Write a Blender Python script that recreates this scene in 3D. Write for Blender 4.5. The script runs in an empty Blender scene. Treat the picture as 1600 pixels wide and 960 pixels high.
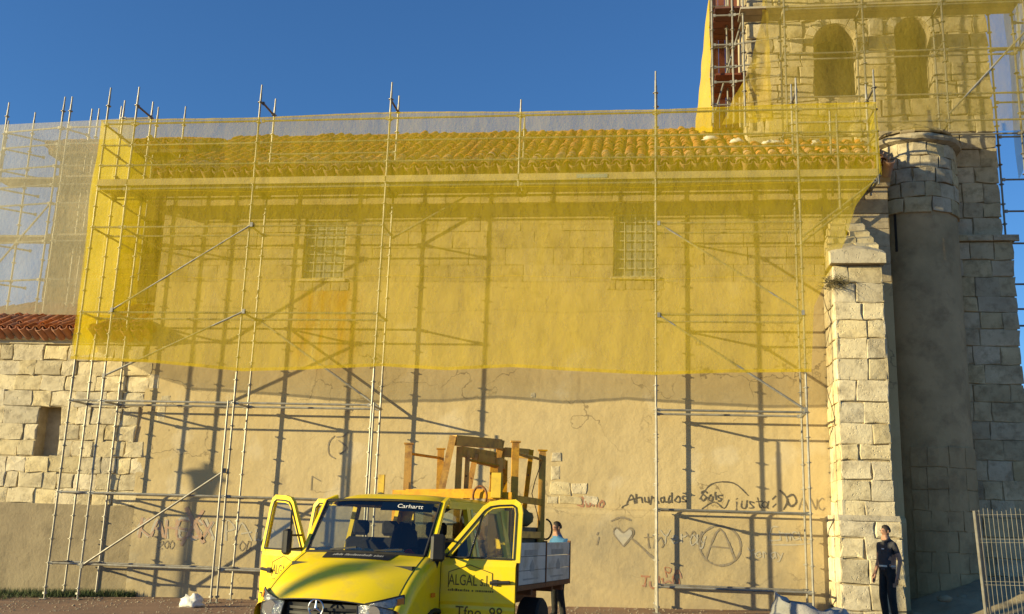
import bpy, math, random
from mathutils import Vector, Matrix, Euler, noise

random.seed(7)
S = bpy.context.scene
COL = S.collection

# ------------------------------------------------------------------ camera
cam_d = bpy.data.cameras.new('camera')
cam = bpy.data.objects.new('camera', cam_d)
COL.objects.link(cam)
S.camera = cam
cam_d.sensor_width = 36.0
cam_d.lens = 36.0 * 1551.04 / 1600.0
cam_d.clip_end = 3000.0
_yaw, _pit, _rol = 0.1324, 0.218, 0.0323
_f = Vector((-math.sin(_yaw) * math.cos(_pit), math.cos(_yaw) * math.cos(_pit), math.sin(_pit)))
_r = Vector((math.cos(_yaw), math.sin(_yaw), 0))
_u = _r.cross(_f)
_r2 = _r * math.cos(_rol) + _u * math.sin(_rol)
_u2 = -_r * math.sin(_rol) + _u * math.cos(_rol)
_m = Matrix((_r2, _u2, -_f)).transposed().to_4x4()
_m.translation = Vector((-0.3173, -21.6137, 1.6395))
cam.matrix_world = _m

# ------------------------------------------------------------------ sky, sun, exposure
SUN = Vector((-2.1, -1.0, 0.45)).normalized()      # direction towards the sun
W = bpy.data.worlds.new('World')
S.world = W
W.use_nodes = True
wn = W.node_tree
sky = wn.nodes.new('ShaderNodeTexSky')
sky.sky_type = 'NISHITA'
sky.sun_disc = False
sky.sun_elevation = math.asin(SUN.z)
sky.sun_rotation = math.atan2(SUN.x, SUN.y)
sky.altitude = 0
sky.air_density = 1.0
sky.dust_density = 0.0
sky.ozone_density = 6.0
wn.links.new(sky.outputs['Color'], wn.nodes['Background'].inputs['Color'])
wn.nodes['Background'].inputs['Strength'].default_value = 0.112
sun_d = bpy.data.lights.new('sun', 'SUN')
sun_d.energy = 5.0
sun_d.angle = math.radians(0.5)
sun_d.color = (1.0, 0.83, 0.45)
sun = bpy.data.objects.new('sun', sun_d)
COL.objects.link(sun)
sun.rotation_euler = SUN.to_track_quat('Z', 'Y').to_euler()
sun.location = SUN * 60
S.view_settings.view_transform = 'Standard'
S.view_settings.look = 'None'
S.view_settings.exposure = 0.75
S.view_settings.gamma = 1.0
S.view_settings.use_curve_mapping = False

# ------------------------------------------------------------------ helpers
WLOC = {}

def tag(o, label=None, cat=None, group=None, kind=None):
    if label: o['label'] = label
    if cat: o['category'] = cat
    if group: o['group'] = group
    if kind: o['kind'] = kind
    return o

def thing(name, label, cat, loc, rz=0.0, group=None, local=False):
    o = bpy.data.objects.new(name, None)
    o.empty_display_size = 0.2
    COL.objects.link(o)
    o.location = loc
    o.rotation_euler = (0, 0, rz)
    WLOC[o.name] = Vector((0, 0, 0)) if local else Vector(loc)
    return tag(o, label, cat, group)

def link_mesh(name, me, parent, org):
    o = bpy.data.objects.new(name, me)
    COL.objects.link(o)
    WLOC[o.name] = Vector(org)
    if parent is not None:
        o.parent = parent
        o.location = Vector(org) - WLOC[parent.name]
    else:
        o.location = org
    return o

class MB:
    """collects shapes, then links them as ONE mesh object"""
    def __init__(s):
        s.v = []; s.f = []; s.mi = []; s.cur = 0
    def add(s, vs, fs):
        b = len(s.v)
        s.v.extend([tuple(p) for p in vs])
        s.f.extend([tuple(i + b for i in f) for f in fs])
        s.mi.extend([s.cur] * len(fs))
        return s
    def box(s, x0, x1, y0, y1, z0, z1, bev=0.0):
        if bev <= 0:
            vs = [(x0, y0, z0), (x1, y0, z0), (x1, y1, z0), (x0, y1, z0), (x0, y0, z1), (x1, y0, z1), (x1, y1, z1), (x0, y1, z1)]
            fs = [(0, 3, 2, 1), (4, 5, 6, 7), (0, 1, 5, 4), (1, 2, 6, 5), (2, 3, 7, 6), (3, 0, 4, 7)]
            return s.add(vs, fs)
        b = bev
        vs = []; 
        for z, i in ((z0, b), (z0 + b, 0), (z1 - b, 0), (z1, b)):
            vs += [(x0 + i + (b if i == 0 else 0), y0 + i, z), (x1 - i - (b if i == 0 else 0), y0 + i, z), (x1 - i, y0 + i + (b if i == 0 else 0), z), (x1 - i, y1 - i - (b if i == 0 else 0), z),
                   (x1 - i - (b if i == 0 else 0), y1 - i, z), (x0 + i + (b if i == 0 else 0), y1 - i, z), (x0 + i, y1 - i - (b if i == 0 else 0), z), (x0 + i, y0 + i + (b if i == 0 else 0), z)]
        fs = [tuple(range(7, -1, -1)), tuple(range(24, 32))]
        for k in range(3):
            for j in range(8):
                a = k * 8 + j; c = k * 8 + (j + 1) % 8
                fs.append((a, c, c + 8, a + 8))
        return s.add(vs, fs)
    def tube(s, p, q, r, n=8, r2=None, caps=True):
        p = Vector(p); q = Vector(q); d = q - p
        if d.length < 1e-6: return s
        d.normalize()
        a = d.orthogonal().normalized(); b = d.cross(a)
        r2 = r if r2 is None else r2
        vs = []
        for c, rr in ((p, r), (q, r2)):
            for k in range(n):
                t = 2 * math.pi * k / n
                vs.append(c + a * (rr * math.cos(t)) + b * (rr * math.sin(t)))
        fs = [(k, (k + 1) % n, n + (k + 1) % n, n + k) for k in range(n)]
        if caps: fs += [tuple(range(n - 1, -1, -1)), tuple(range(n, 2 * n))]
        return s.add(vs, fs)
    def path(s, pts, r, n=6):
        for a, b in zip(pts[:-1], pts[1:]): s.tube(a, b, r, n)
        return s
    def beam(s, p, q, w, h, up=(0, 0, 1)):
        p = Vector(p); q = Vector(q); d = (q - p).normalized(); up = Vector(up)
        a = d.cross(up)
        if a.length < 1e-4: a = d.cross(Vector((0, 1, 0)))
        a.normalize(); b = a.cross(d).normalized()
        vs = []
        for c in (p, q):
            for sx, sy in ((-1, -1), (1, -1), (1, 1), (-1, 1)):
                vs.append(c + a * (sx * w / 2) + b * (sy * h / 2))
        return s.add(vs, [(3, 2, 1, 0), (4, 5, 6, 7), (0, 1, 5, 4), (1, 2, 6, 5), (2, 3, 7, 6), (3, 0, 4, 7)])
    def lathe(s, c, prof, n=16):
        c = Vector(c); vs = []; fs = []
        for r, z in prof:
            for k in range(n):
                t = 2 * math.pi * k / n
                vs.append(c + Vector((r * math.cos(t), r * math.sin(t), z)))
        for i in range(len(prof) - 1):
            for k in range(n):
                a = i * n + k; b = i * n + (k + 1) % n
                fs.append((a, b, b + n, a + n))
        fs.append(tuple(range(n - 1, -1, -1))); fs.append(tuple(range((len(prof) - 1) * n, len(prof) * n)))
        return s.add(vs, fs)
    def grid(s, fn, nu, nv):
        vs = [fn(i / nu, j / nv) for j in range(nv + 1) for i in range(nu + 1)]
        fs = [(j * (nu + 1) + i, j * (nu + 1) + i + 1, (j + 1) * (nu + 1) + i + 1, (j + 1) * (nu + 1) + i) for j in range(nv) for i in range(nu)]
        return s.add(vs, fs)
    def prism(s, poly, d):
        """polygon (list of 3-D points) pushed along the vector d"""
        n = len(poly); d = Vector(d)
        vs = [Vector(p) for p in poly] + [Vector(p) + d for p in poly]
        fs = [tuple(range(n - 1, -1, -1)), tuple(range(n, 2 * n))] + [(k, (k + 1) % n, n + (k + 1) % n, n + k) for k in range(n)]
        return s.add(vs, fs)
    def xf(s, M, start=0):
        s.v[start:] = [tuple(M @ Vector(p)) for p in s.v[start:]]
        return s
    def build(s, name, mats, parent=None, smooth=False, org=None, ang=None):
        if not isinstance(mats, (list, tuple)): mats = [mats]
        if org is None:
            xs, ys, zs = zip(*s.v)
            org = Vector(((min(xs) + max(xs)) / 2, (min(ys) + max(ys)) / 2, min(zs)))
        org = Vector(org)
        me = bpy.data.meshes.new(name)
        me.from_pydata([(p[0] - org.x, p[1] - org.y, p[2] - org.z) for p in s.v], [], s.f)
        for m in mats: me.materials.append(m)
        if len(mats) > 1: me.polygons.foreach_set('material_index', s.mi)
        if smooth:
            me.polygons.foreach_set('use_smooth', [True] * len(s.f))
            if ang: me.set_sharp_from_angle(angle=math.radians(ang))
        me.update()
        return link_mesh(name, me, parent, org)

# ------------------------------------------------------------------ materials
def nodes_of(name):
    m = bpy.data.materials.new(name)
    m.use_nodes = True
    return m, m.node_tree.nodes, m.node_tree.links, m.node_tree.nodes['Principled BSDF']

def mixc(N, L, fac, a, b, mode='MIX'):
    n = N.new('ShaderNodeMix'); n.data_type = 'RGBA'; n.blend_type = mode
    for i, v in ((0, fac), (6, a), (7, b)):
        if hasattr(v, 'is_linked'): L.new(v, n.inputs[i])
        elif i == 0: n.inputs[0].default_value = v
        else: n.inputs[i].default_value = (*v, 1) if len(v) == 3 else v
    return n.outputs[2]

def noise_n(N, L, vec, scale, detail=4, rough=.6, sc=None):
    if sc:
        mp = N.new('ShaderNodeMapping'); mp.inputs['Scale'].default_value = sc
        L.new(vec, mp.inputs['Vector']); vec = mp.outputs['Vector']
    t = N.new('ShaderNodeTexNoise'); t.inputs['Scale'].default_value = scale
    t.inputs['Detail'].default_value = detail; t.inputs['Roughness'].default_value = rough
    L.new(vec, t.inputs['Vector'])
    return t.outputs['Fac']

def ramp(N, L, v, a, b, ca=(0, 0, 0), cb=(1, 1, 1)):
    r = N.new('ShaderNodeValToRGB'); e = r.color_ramp.elements
    e[0].position = a; e[1].position = b; e[0].color = (*ca, 1); e[1].color = (*cb, 1)
    L.new(v, r.inputs['Fac'])
    return r.outputs['Color']

def pmat(name, c1, c2=None, scale=3.0, rough=.8, bump=0.0, bscale=20.0, metal=0.0, rnd=0.0, spec=.3, dirt=None, dscale=1.2, damt=.5, coat=0.0):
    m, N, L, B = nodes_of(name)
    pos = N.new('ShaderNodeNewGeometry').outputs['Position']
    c2 = c2 or tuple(x * .8 for x in c1)
    col = mixc(N, L, ramp(N, L, noise_n(N, L, pos, scale), .35, .68), c1, c2)
    if dirt:
        k = ramp(N, L, noise_n(N, L, pos, dscale, 6, .65), .48, .66, (0, 0, 0), (damt,) * 3)
        col = mixc(N, L, k, col, dirt)
    if rnd:
        oi = N.new('ShaderNodeObjectInfo')
        mr = N.new('ShaderNodeMapRange'); mr.inputs[3].default_value = 1 - rnd; mr.inputs[4].default_value = 1 + rnd
        L.new(oi.outputs['Random'], mr.inputs[0])
        hs = N.new('ShaderNodeHueSaturation'); L.new(mr.outputs[0], hs.inputs['Value']); L.new(col, hs.inputs['Color'])
        ms = N.new('ShaderNodeMath'); ms.operation = 'MULTIPLY'; ms.inputs[1].default_value = 7.31; L.new(oi.outputs['Random'], ms.inputs[0])
        fr = N.new('ShaderNodeMath'); fr.operation = 'FRACT'; L.new(ms.outputs[0], fr.inputs[0])
        m2 = N.new('ShaderNodeMapRange'); m2.inputs[3].default_value = 1 - rnd; m2.inputs[4].default_value = 1 + rnd * .6
        L.new(fr.outputs[0], m2.inputs[0]); L.new(m2.outputs[0], hs.inputs['Saturation'])
        col = hs.outputs['Color']
    L.new(col, B.inputs['Base Color'])
    B.inputs['Roughness'].default_value = rough
    B.inputs['Metallic'].default_value = metal
    B.inputs['Specular IOR Level'].default_value = spec
    B.inputs['Coat Weight'].default_value = coat
    if bump:
        h = noise_n(N, L, pos, bscale, 8, .65)
        bp = N.new('ShaderNodeBump'); bp.inputs['Strength'].default_value = bump; bp.inputs['Distance'].default_value = .03
        L.new(h, bp.inputs['Height']); L.new(bp.outputs['Normal'], B.inputs['Normal'])
    return m

def stone_mat(name, c1, c2, dark, rnd=.14, pit=.5):
    m = pmat(name, c1, c2, 2.2, .92, 0, rnd=rnd, dirt=dark, dscale=4.5, damt=.62, spec=.15)
    N = m.node_tree.nodes; L = m.node_tree.links; B = N['Principled BSDF']
    pos = N.new('ShaderNodeNewGeometry').outputs['Position']
    a = noise_n(N, L, pos, 14, 9, .75)
    v = N.new('ShaderNodeTexVoronoi'); v.inputs['Scale'].default_value = 17; L.new(pos, v.inputs['Vector'])
    pr = ramp(N, L, v.outputs['Distance'], .08, .3)
    gate = ramp(N, L, noise_n(N, L, pos, 4, 3), .5, .62)
    mx = N.new('ShaderNodeMath'); mx.operation = 'MAXIMUM'
    inv = N.new('ShaderNodeMath'); inv.operation = 'SUBTRACT'; inv.inputs[0].default_value = 1.0; L.new(gate, inv.inputs[1])
    L.new(pr, mx.inputs[0]); L.new(inv.outputs[0], mx.inputs[1])
    ad = N.new('ShaderNodeMath'); ad.operation = 'MULTIPLY_ADD'; L.new(mx.outputs[0], ad.inputs[0]); ad.inputs[1].default_value = pit; L.new(a, ad.inputs[2])
    bp = N.new('ShaderNodeBump'); bp.inputs['Strength'].default_value = .6; bp.inputs['Distance'].default_value = .03
    L.new(ad.outputs[0], bp.inputs['Height']); L.new(bp.outputs['Normal'], B.inputs['Normal'])
    return m

def net_mat(name, col, cover, var=.12):
    m, N, L, B = nodes_of(name)
    N.remove(B)
    out = N['Material Output']
    pos = N.new('ShaderNodeNewGeometry').outputs['Position']
    n1 = noise_n(N, L, pos, 1.0, 5, .65, (9, 9, 2.2))
    n2 = noise_n(N, L, pos, 1.1, 3)
    n3 = noise_n(N, L, pos, 11, 5, .7)
    s = N.new('ShaderNodeMath'); s.operation = 'ADD'; L.new(n1, s.inputs[0]); L.new(n2, s.inputs[1])
    s2 = N.new('ShaderNodeMath'); s2.operation = 'MULTIPLY_ADD'; L.new(n3, s2.inputs[0]); s2.inputs[1].default_value = .5; L.new(s.outputs[0], s2.inputs[2])
    mr = N.new('ShaderNodeMapRange'); mr.inputs[1].default_value = .85; mr.inputs[2].default_value = 1.65
    mr.inputs[3].default_value = cover - var; mr.inputs[4].default_value = cover + var
    L.new(s2.outputs[0], mr.inputs[0])
    c = mixc(N, L, ramp(N, L, n2, .35, .65), col, tuple(x * .8 for x in col))
    d = N.new('ShaderNodeBsdfDiffuse'); t = N.new('ShaderNodeBsdfTranslucent'); tr = N.new('ShaderNodeBsdfTransparent')
    L.new(c, d.inputs['Color']); L.new(c, t.inputs['Color'])
    bp = N.new('ShaderNodeBump'); bp.inputs['Strength'].default_value = .5; bp.inputs['Distance'].default_value = .05
    L.new(noise_n(N, L, pos, 5.0, 6, .7, (2.0, 2.0, 1.3)), bp.inputs['Height']); L.new(bp.outputs['Normal'], d.inputs['Normal'])
    m1 = N.new('ShaderNodeMixShader'); m1.inputs[0].default_value = .45; L.new(d.outputs[0], m1.inputs[1]); L.new(t.outputs[0], m1.inputs[2])
    m2 = N.new('ShaderNodeMixShader'); L.new(mr.outputs[0], m2.inputs[0]); L.new(tr.outputs[0], m2.inputs[1]); L.new(m1.outputs[0], m2.inputs[2])
    L.new(m2.outputs[0], out.inputs['Surface'])
    return m

def glass_mat(name, tint, refl=.1, rough=.02):
    m, N, L, B = nodes_of(name)
    N.remove(B)
    tr = N.new('ShaderNodeBsdfTransparent'); tr.inputs['Color'].default_value = (*tint, 1)
    g = N.new('ShaderNodeBsdfGlossy'); g.inputs['Roughness'].default_value = rough
    f = N.new('ShaderNodeFresnel'); f.inputs['IOR'].default_value = 1.5
    a = N.new('ShaderNodeMath'); a.operation = 'ADD'; a.inputs[1].default_value = refl - .04; L.new(f.outputs[0], a.inputs[0])
    mx = N.new('ShaderNodeMixShader'); L.new(a.outputs[0], mx.inputs[0]); L.new(tr.outputs[0], mx.inputs[1]); L.new(g.outputs[0], mx.inputs[2])
    L.new(mx.outputs[0], N['Material Output'].inputs['Surface'])
    return m

def plaster_mat():
    m, N, L, B = nodes_of('plaster')
    pos = N.new('ShaderNodeNewGeometry').outputs['Position']
    col = mixc(N, L, ramp(N, L, noise_n(N, L, pos, .55, 6, .6), .36, .66), (.58, .465, .255), (.49, .385, .20))
    # greyish damp blotches and vertical dribbles
    bl = ramp(N, L, noise_n(N, L, pos, 1.5, 8, .7), .55, .75, (0, 0, 0), (.7,) * 3)
    col = mixc(N, L, bl, col, (.34, .27, .165))
    vw = N.new('ShaderNodeTexVoronoi'); vw.feature = 'DISTANCE_TO_EDGE'; vw.inputs['Scale'].default_value = .55
    wv = N.new('ShaderNodeVectorMath'); wv.operation = 'MULTIPLY_ADD'; nc = N.new('ShaderNodeTexNoise'); nc.inputs['Scale'].default_value = 1.3; nc.inputs['Detail'].default_value = 6; L.new(pos, nc.inputs['Vector'])
    L.new(nc.outputs['Color'], wv.inputs[0]); wv.inputs[1].default_value = (1.6, 1.6, 1.6); L.new(pos, wv.inputs[2]); L.new(wv.outputs[0], vw.inputs['Vector'])
    ck = ramp(N, L, vw.outputs['Distance'], .004, .011, (.75,) * 3, (0, 0, 0))
    ckm = N.new('ShaderNodeMath'); ckm.operation = 'MULTIPLY'; L.new(ck, ckm.inputs[0]); L.new(ramp(N, L, noise_n(N, L, pos, .5, 3), .47, .58), ckm.inputs[1])
    col = mixc(N, L, ckm.outputs[0], col, (.22, .17, .10))
    pt_ = ramp(N, L, noise_n(N, L, pos, .8, 3, .5), .60, .66, (0, 0, 0), (.5,) * 3)
    col = mixc(N, L, pt_, col, (.63, .54, .36))
    sp_ = ramp(N, L, noise_n(N, L, pos, 7, 6, .75), .62, .74, (0, 0, 0), (.55,) * 3)
    col = mixc(N, L, sp_, col, (.30, .235, .14))
    st = ramp(N, L, noise_n(N, L, pos, 1.3, 6, .65, (2.6, 1, .28)), .56, .8, (0, 0, 0), (.45,) * 3)
    col = mixc(N, L, st, col, (.33, .25, .14))
    # rust dribble below the window on the left; grime on the plinth
    sx = N.new('ShaderNodeSeparateXYZ'); L.new(pos, sx.inputs[0])
    def band(o, lo, hi, sm):
        a = N.new('ShaderNodeMapRange'); a.interpolation_type = 'SMOOTHSTEP'; a.inputs[1].default_value = lo - sm; a.inputs[2].default_value = lo + sm; L.new(o, a.inputs[0])
        b = N.new('ShaderNodeMapRange'); b.interpolation_type = 'SMOOTHSTEP'; b.inputs[1].default_value = hi - sm; b.inputs[2].default_value = hi + sm; b.inputs[3].default_value = 1; b.inputs[4].default_value = 0; L.new(o, b.inputs[0])
        c = N.new('ShaderNodeMath'); c.operation = 'MULTIPLY'; L.new(a.outputs[0], c.inputs[0]); L.new(b.outputs[0], c.inputs[1])
        return c.outputs[0]
    r1 = N.new('ShaderNodeMath'); r1.operation = 'MULTIPLY'; L.new(band(sx.outputs[0], -8.25, -6.75, .25), r1.inputs[0]); L.new(band(sx.outputs[2], 5.2, 7.1, .5), r1.inputs[1])
    r2 = N.new('ShaderNodeMath'); r2.operation = 'MULTIPLY'; L.new(r1.outputs[0], r2.inputs[0]); L.new(ramp(N, L, noise_n(N, L, pos, 1.6, 5, .6, (2.4, 1, .4)), .36, .6), r2.inputs[1])
    col = mixc(N, L, r2.outputs[0], col, (.46, .23, .05))
    g1 = N.new('ShaderNodeMath'); g1.operation = 'MULTIPLY'; L.new(band(sx.outputs[2], -1, 1.85, .3), g1.inputs[0]); L.new(ramp(N, L, noise_n(N, L, pos, .9, 7, .65), .36, .66, (.15,) * 3, (.85,) * 3), g1.inputs[1])
    col = mixc(N, L, g1.outputs[0], col, (.33, .28, .185))
    L.new(col, B.inputs['Base Color']); B.inputs['Roughness'].default_value = .95; B.inputs['Specular IOR Level'].default_value = .1
    h = noise_n(N, L, pos, 2.5, 9, .62)
    bp = N.new('ShaderNodeBump'); bp.inputs['Strength'].default_value = .55; bp.inputs['Distance'].default_value = .05
    L.new(h, bp.inputs['Height']); L.new(bp.outputs['Normal'], B.inputs['Normal'])
    return m

M_PLASTER = plaster_mat()
M_STONE = stone_mat('limestone', (.68, .585, .37), (.55, .46, .28), (.28, .225, .135), .2, .9)
M_STONE_TOWER = stone_mat('tower limestone', (.53, .45, .28), (.40, .33, .20), (.20, .16, .09), .18)
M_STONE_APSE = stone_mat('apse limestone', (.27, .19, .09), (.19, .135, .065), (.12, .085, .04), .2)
M_STONE_NAVE = stone_mat('nave limestone', (.52, .42, .25), (.42, .33, .19), (.26, .20, .12), .10, .25)
M_MORTAR = pmat('mortar', (.50, .42, .265), (.33, .27, .17), 4, .95, .5, 25)
M_CEMENT = pmat('cement render', (.34, .28, .175), (.27, .22, .14), 1.1, .95, .5, 12, dirt=(.17, .14, .09), dscale=1.8, damt=.6)
M_RENDER = pmat('old lime render', (.50, .36, .19), (.34, .25, .13), .9, .95, .7, 7, dirt=(.24, .17, .09), dscale=1.6, damt=.75)
M_TILE = pmat('clay tile', (.50, .235, .10), (.40, .19, .085), 5, .85, .3, 40, rnd=.28, dirt=(.36, .27, .14), dscale=2.6, damt=.7)
M_TILE_RED = pmat('red clay tile', (.42, .16, .075), (.30, .11, .055), 5, .85, .3, 40, rnd=.25, dirt=(.2, .13, .08), dscale=2.6, damt=.6)
M_STEEL = pmat('galvanised tube', (.36, .34, .28), (.27, .255, .21), 8, .5, 0, metal=.35, rnd=.18, spec=.4, dirt=(.19, .165, .12), dscale=7, damt=.6)
M_FENCE = pmat('fence wire', (.27, .255, .21), (.20, .19, .155), 8, .6, metal=.2)
M_STEEL_DK = pmat('dull steel clamp', (.22, .20, .16), (.14, .13, .11), 12, .6, metal=.5)
M_DECK = pmat('worn deck plank', (.46, .40, .28), (.36, .31, .22), 4, .8, .2, 30, rnd=.12, dirt=(.22, .18, .12), damt=.5)
M_REDDECK = pmat('red plywood deck', (.20, .07, .045), (.14, .05, .035), 3, .75, .1, 20, rnd=.2)
M_NET = net_mat('yellow debris net', (.92, .72, .03), .41, .05)
M_NET_HEM = net_mat('yellow net hem', (.86, .66, .03), .55, .1)
M_NET_TOWER = net_mat('faded yellow tower net', (.66, .52, .09), .40, .08)
M_NET_GREY = net_mat('pale grey debris net', (.82, .76, .52), .56, .06)
M_IRON = pmat('window iron', (.55, .52, .42), (.45, .43, .34), 8, .6)
M_PANE = pmat('dusty window pane', (.27, .28, .25), (.20, .21, .19), 2.5, .40, spec=.5)
M_GROUND = pmat('dusty pavement', (.30, .19, .125), (.24, .15, .10), .9, .95, .35, 18, dirt=(.19, .13, .09), dscale=.7, damt=.7)
M_WHITE_PL = pmat('white plastic', (.78, .77, .72), (.68, .67, .62), 5, .45, .3, 14)
M_GREY_PL = pmat('grey plastic sheet', (.33, .32, .31), (.26, .25, .245), 3, .5, .8, 6)
M_YELLOW = pmat('yellow vehicle paint', (.90, .66, .004), (.86, .61, .004), 1.5, .36, .05, 60, spec=.45, coat=.3, dirt=(.50, .38, .13), dscale=4.0, damt=.3)
M_BLACK = pmat('black plastic', (.022, .022, .022), (.03, .03, .03), 6, .5)
M_RUBBER = pmat('tyre rubber', (.02, .02, .02), (.03, .03, .028), 6, .85)
M_CHROME = pmat('chrome', (.75, .75, .75), (.7, .7, .7), 6, .14, metal=1.0)
M_LAMPGLASS = pmat('headlamp lens', (.34, .345, .34), (.16, .165, .17), 26, .12, .5, 60, metal=.5, spec=.8)
M_DARKIN = pmat('dark cab interior', (.035, .037, .038), (.05, .05, .05), 3, .8)
M_SEAT = pmat('grey seat fabric', (.022, .023, .024), (.035, .035, .036), 20, .95)
M_GLASS = glass_mat('vehicle glass', (.66, .70, .66), .09)
M_DOORGLASS = glass_mat('door glass', (.82, .83, .76), .045)
M_ORANGE = pmat('orange painted steel', (.70, .37, .025), (.58, .28, .02), 4, .55, .15, 40, rnd=.12, dirt=(.27, .11, .03), dscale=5, damt=.75)
M_OCHRE = pmat('ochre steel plate', (.55, .38, .03), (.42, .28, .03), 5, .6, dirt=(.25, .14, .04), dscale=5, damt=.6)
M_BED = pmat('dirty white bed board', (.56, .54, .48), (.48, .46, .40), 3, .6, .1, 20, dirt=(.30, .26, .19), dscale=3, damt=.55)
M_RUST = pmat('rusty steel', (.26, .11, .045), (.17, .075, .035), 9, .9, .3, 40)
M_PRINT = pmat('faded print', (.30, .29, .26), (.36, .35, .31), 8, .7)
M_PRINTDK = pmat('dark door lettering', (.10, .07, .012), (.13, .09, .015), 8, .5)
M_CORRUG = pmat('amber lens', (.75, .22, .01), (.7, .2, .01), 5, .25)
M_GRASSM = pmat('grass blade', (.07, .11, .03), (.11, .14, .04), 3, .8, rnd=.2)
M_DRYGRASS = pmat('dry grass', (.20, .16, .07), (.13, .11, .05), 6, .9)
M_SKIN = pmat('skin', (.40, .22, .14), (.36, .20, .13), 8, .6)
M_HAIR = pmat('dark hair', (.018, .014, .012), (.03, .022, .018), 30, .7)

# ------------------------------------------------------------------ ground
def gz(x, y):
    return .10 + .019 * max(-18, min(12, x)) + .015 * max(-24, min(4, y))

def ground_fn(u, v):
    x = -1200 * (1 - u) ** 3 if u < .5 else 0
    return None
_xs = [-1500, -400, -120, -60, -40] + [-30 + i * 1.0 for i in range(0, 56)] + [40, 60, 120, 400, 1500]
_ys = [-1500, -400, -120, -60, -40] + [-30 + i * 1.0 for i in range(0, 46)] + [30, 60, 120, 400, 1500]
g = MB()
for y in _ys:
    for x in _xs:
        z = gz(x, y) + .025 * noise.noise(Vector((x * .6, y * .6, 1.3)))
        g.v.append((x, y, z))
nx = len(_xs)
for j in range(len(_ys) - 1):
    for i in range(nx - 1):
        g.f.append((j * nx + i, j * nx + i + 1, (j + 1) * nx + i + 1, (j + 1) * nx + i)); g.mi.append(0)
tag(g.build('ground', M_GROUND, smooth=True, org=(0, 0, 0)), kind='structure')

# ------------------------------------------------------------------ masonry helpers
def stone_block(name, mp, u0, u1, z0, z1, d, mat, parent, gap=.012, cham=.022, jit=.012, back=.0):
    gap *= random.uniform(.2, 1.1); cham *= random.uniform(.25, .8)
    """one irregular dressed block; mp(u, z, n) maps wall coordinates to the world"""
    u0 += gap; u1 -= gap; z0 += gap; z1 -= gap
    if u1 - u0 < .05 or z1 - z0 < .05: return None
    w = u1 - u0; h = z1 - z0; c = min(cham, w * .2, h * .2); j = min(jit, w * .08, h * .08)
    J = lambda k=1: random.uniform(-j, j) * k
    ring = [(u0, z0), ((u0 + u1) / 2 + J(3), z0), (u1, z0), (u1, (z0 + z1) / 2 + J(3)), (u1, z1), ((u0 + u1) / 2 + J(3), z1), (u0, z1), (u0, (z0 + z1) / 2 + J(3))]
    ring = [(a + J(), b + J()) for a, b in ring]
    cu, cz = (u0 + u1) / 2, (z0 + z1) / 2
    dd = d + random.uniform(-.35, .35) * j * 1.6
    vs = [mp(a, b, back) for a, b in ring] + [mp(a, b, dd - c * .7) for a, b in ring]
    ins = []
    for a, b in ring:
        ka = 1 - 2 * c / w; kb = 1 - 2 * c / h
        ins.append((cu + (a - cu) * ka, cz + (b - cz) * kb))
    vs += [mp(a + J(.5), b + J(.5), dd + random.uniform(-.3, .3) * j) for a, b in ins]
    vs.append(mp(cu, cz, dd + j * random.uniform(-.2, .8)))
    fs = []
    for k in range(8):
        k2 = (k + 1) % 8
        fs.append((k, k2, 8 + k2, 8 + k)); fs.append((8 + k, 8 + k2, 16 + k2, 16 + k)); fs.append((16 + k, 16 + k2, 24))
    b = MB(); b.add(vs, fs)
    ctr = sum((Vector(v) for v in vs), Vector()) / len(vs)
    return b.build(name, mat, parent, org=ctr)

def courses(z0, z1, h, var=.12):
    zs = [z0]
    while zs[-1] < z1 - h * .6:
        zs.append(zs[-1] + h * random.uniform(1 - var, 1 + var))
    k = (z1 - z0) / (zs[-1] - z0)
    return [z0 + (z - z0) * k for z in zs]

def lay(parent, mp, u0, u1, zs, wmin, wmax, d, mat, block=None, name='stone', **kw):
    n = 0
    for za, zb in zip(zs[:-1], zs[1:]):
        spans = [(u0, u1)]
        if block:
            for (a, b) in block(za, zb):
                nsp = []
                for (p, q) in spans:
                    if b <= p or a >= q: nsp.append((p, q)); continue
                    if a - p > .06: nsp.append((p, a))
                    if q - b > .06: nsp.append((b, q))
                spans = nsp
        for (p, q) in spans:
            u = p
            while u < q - 1e-4:
                w = random.uniform(wmin, wmax)
                if q - (u + w) < wmin * .75: w = q - u
                if w > wmax * 1.25: w = (q - u) / 2
                stone_block(name, mp, u, min(q, u + w), za, zb, d, mat, parent, **kw)
                u += w; n += 1
    return n

def front(Y):
    return lambda u, z, n: Vector((u, Y - n, z))

def holed_wall(b, x0, x1, z0, z1, holes, Y, rev):
    """front sheet at Y with rectangular holes and reveals of depth rev"""
    xs = sorted({x0, x1, *[h[0] for h in holes], *[h[1] for h in holes]})
    zs = sorted({z0, z1, *[h[2] for h in holes], *[h[3] for h in holes]})
    for xa, xb in zip(xs[:-1], xs[1:]):
        for za, zb in zip(zs[:-1], zs[1:]):
            if any(h[0] <= xa and xb <= h[1] and h[2] <= za and zb <= h[3] for h in holes): continue
            b.add([(xa, Y, za), (xb, Y, za), (xb, Y, zb), (xa, Y, zb)], [(0, 1, 2, 3)])
    for a, c, d, e in holes:
        b.add([(a, Y, d), (c, Y, d), (c, Y, e), (a, Y, e), (a, Y + rev, d), (c, Y + rev, d), (c, Y + rev, e), (a, Y + rev, e)],
              [(0, 4, 5, 1), (1, 5, 6, 2), (2, 6, 7, 3), (3, 7, 4, 0)])
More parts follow.
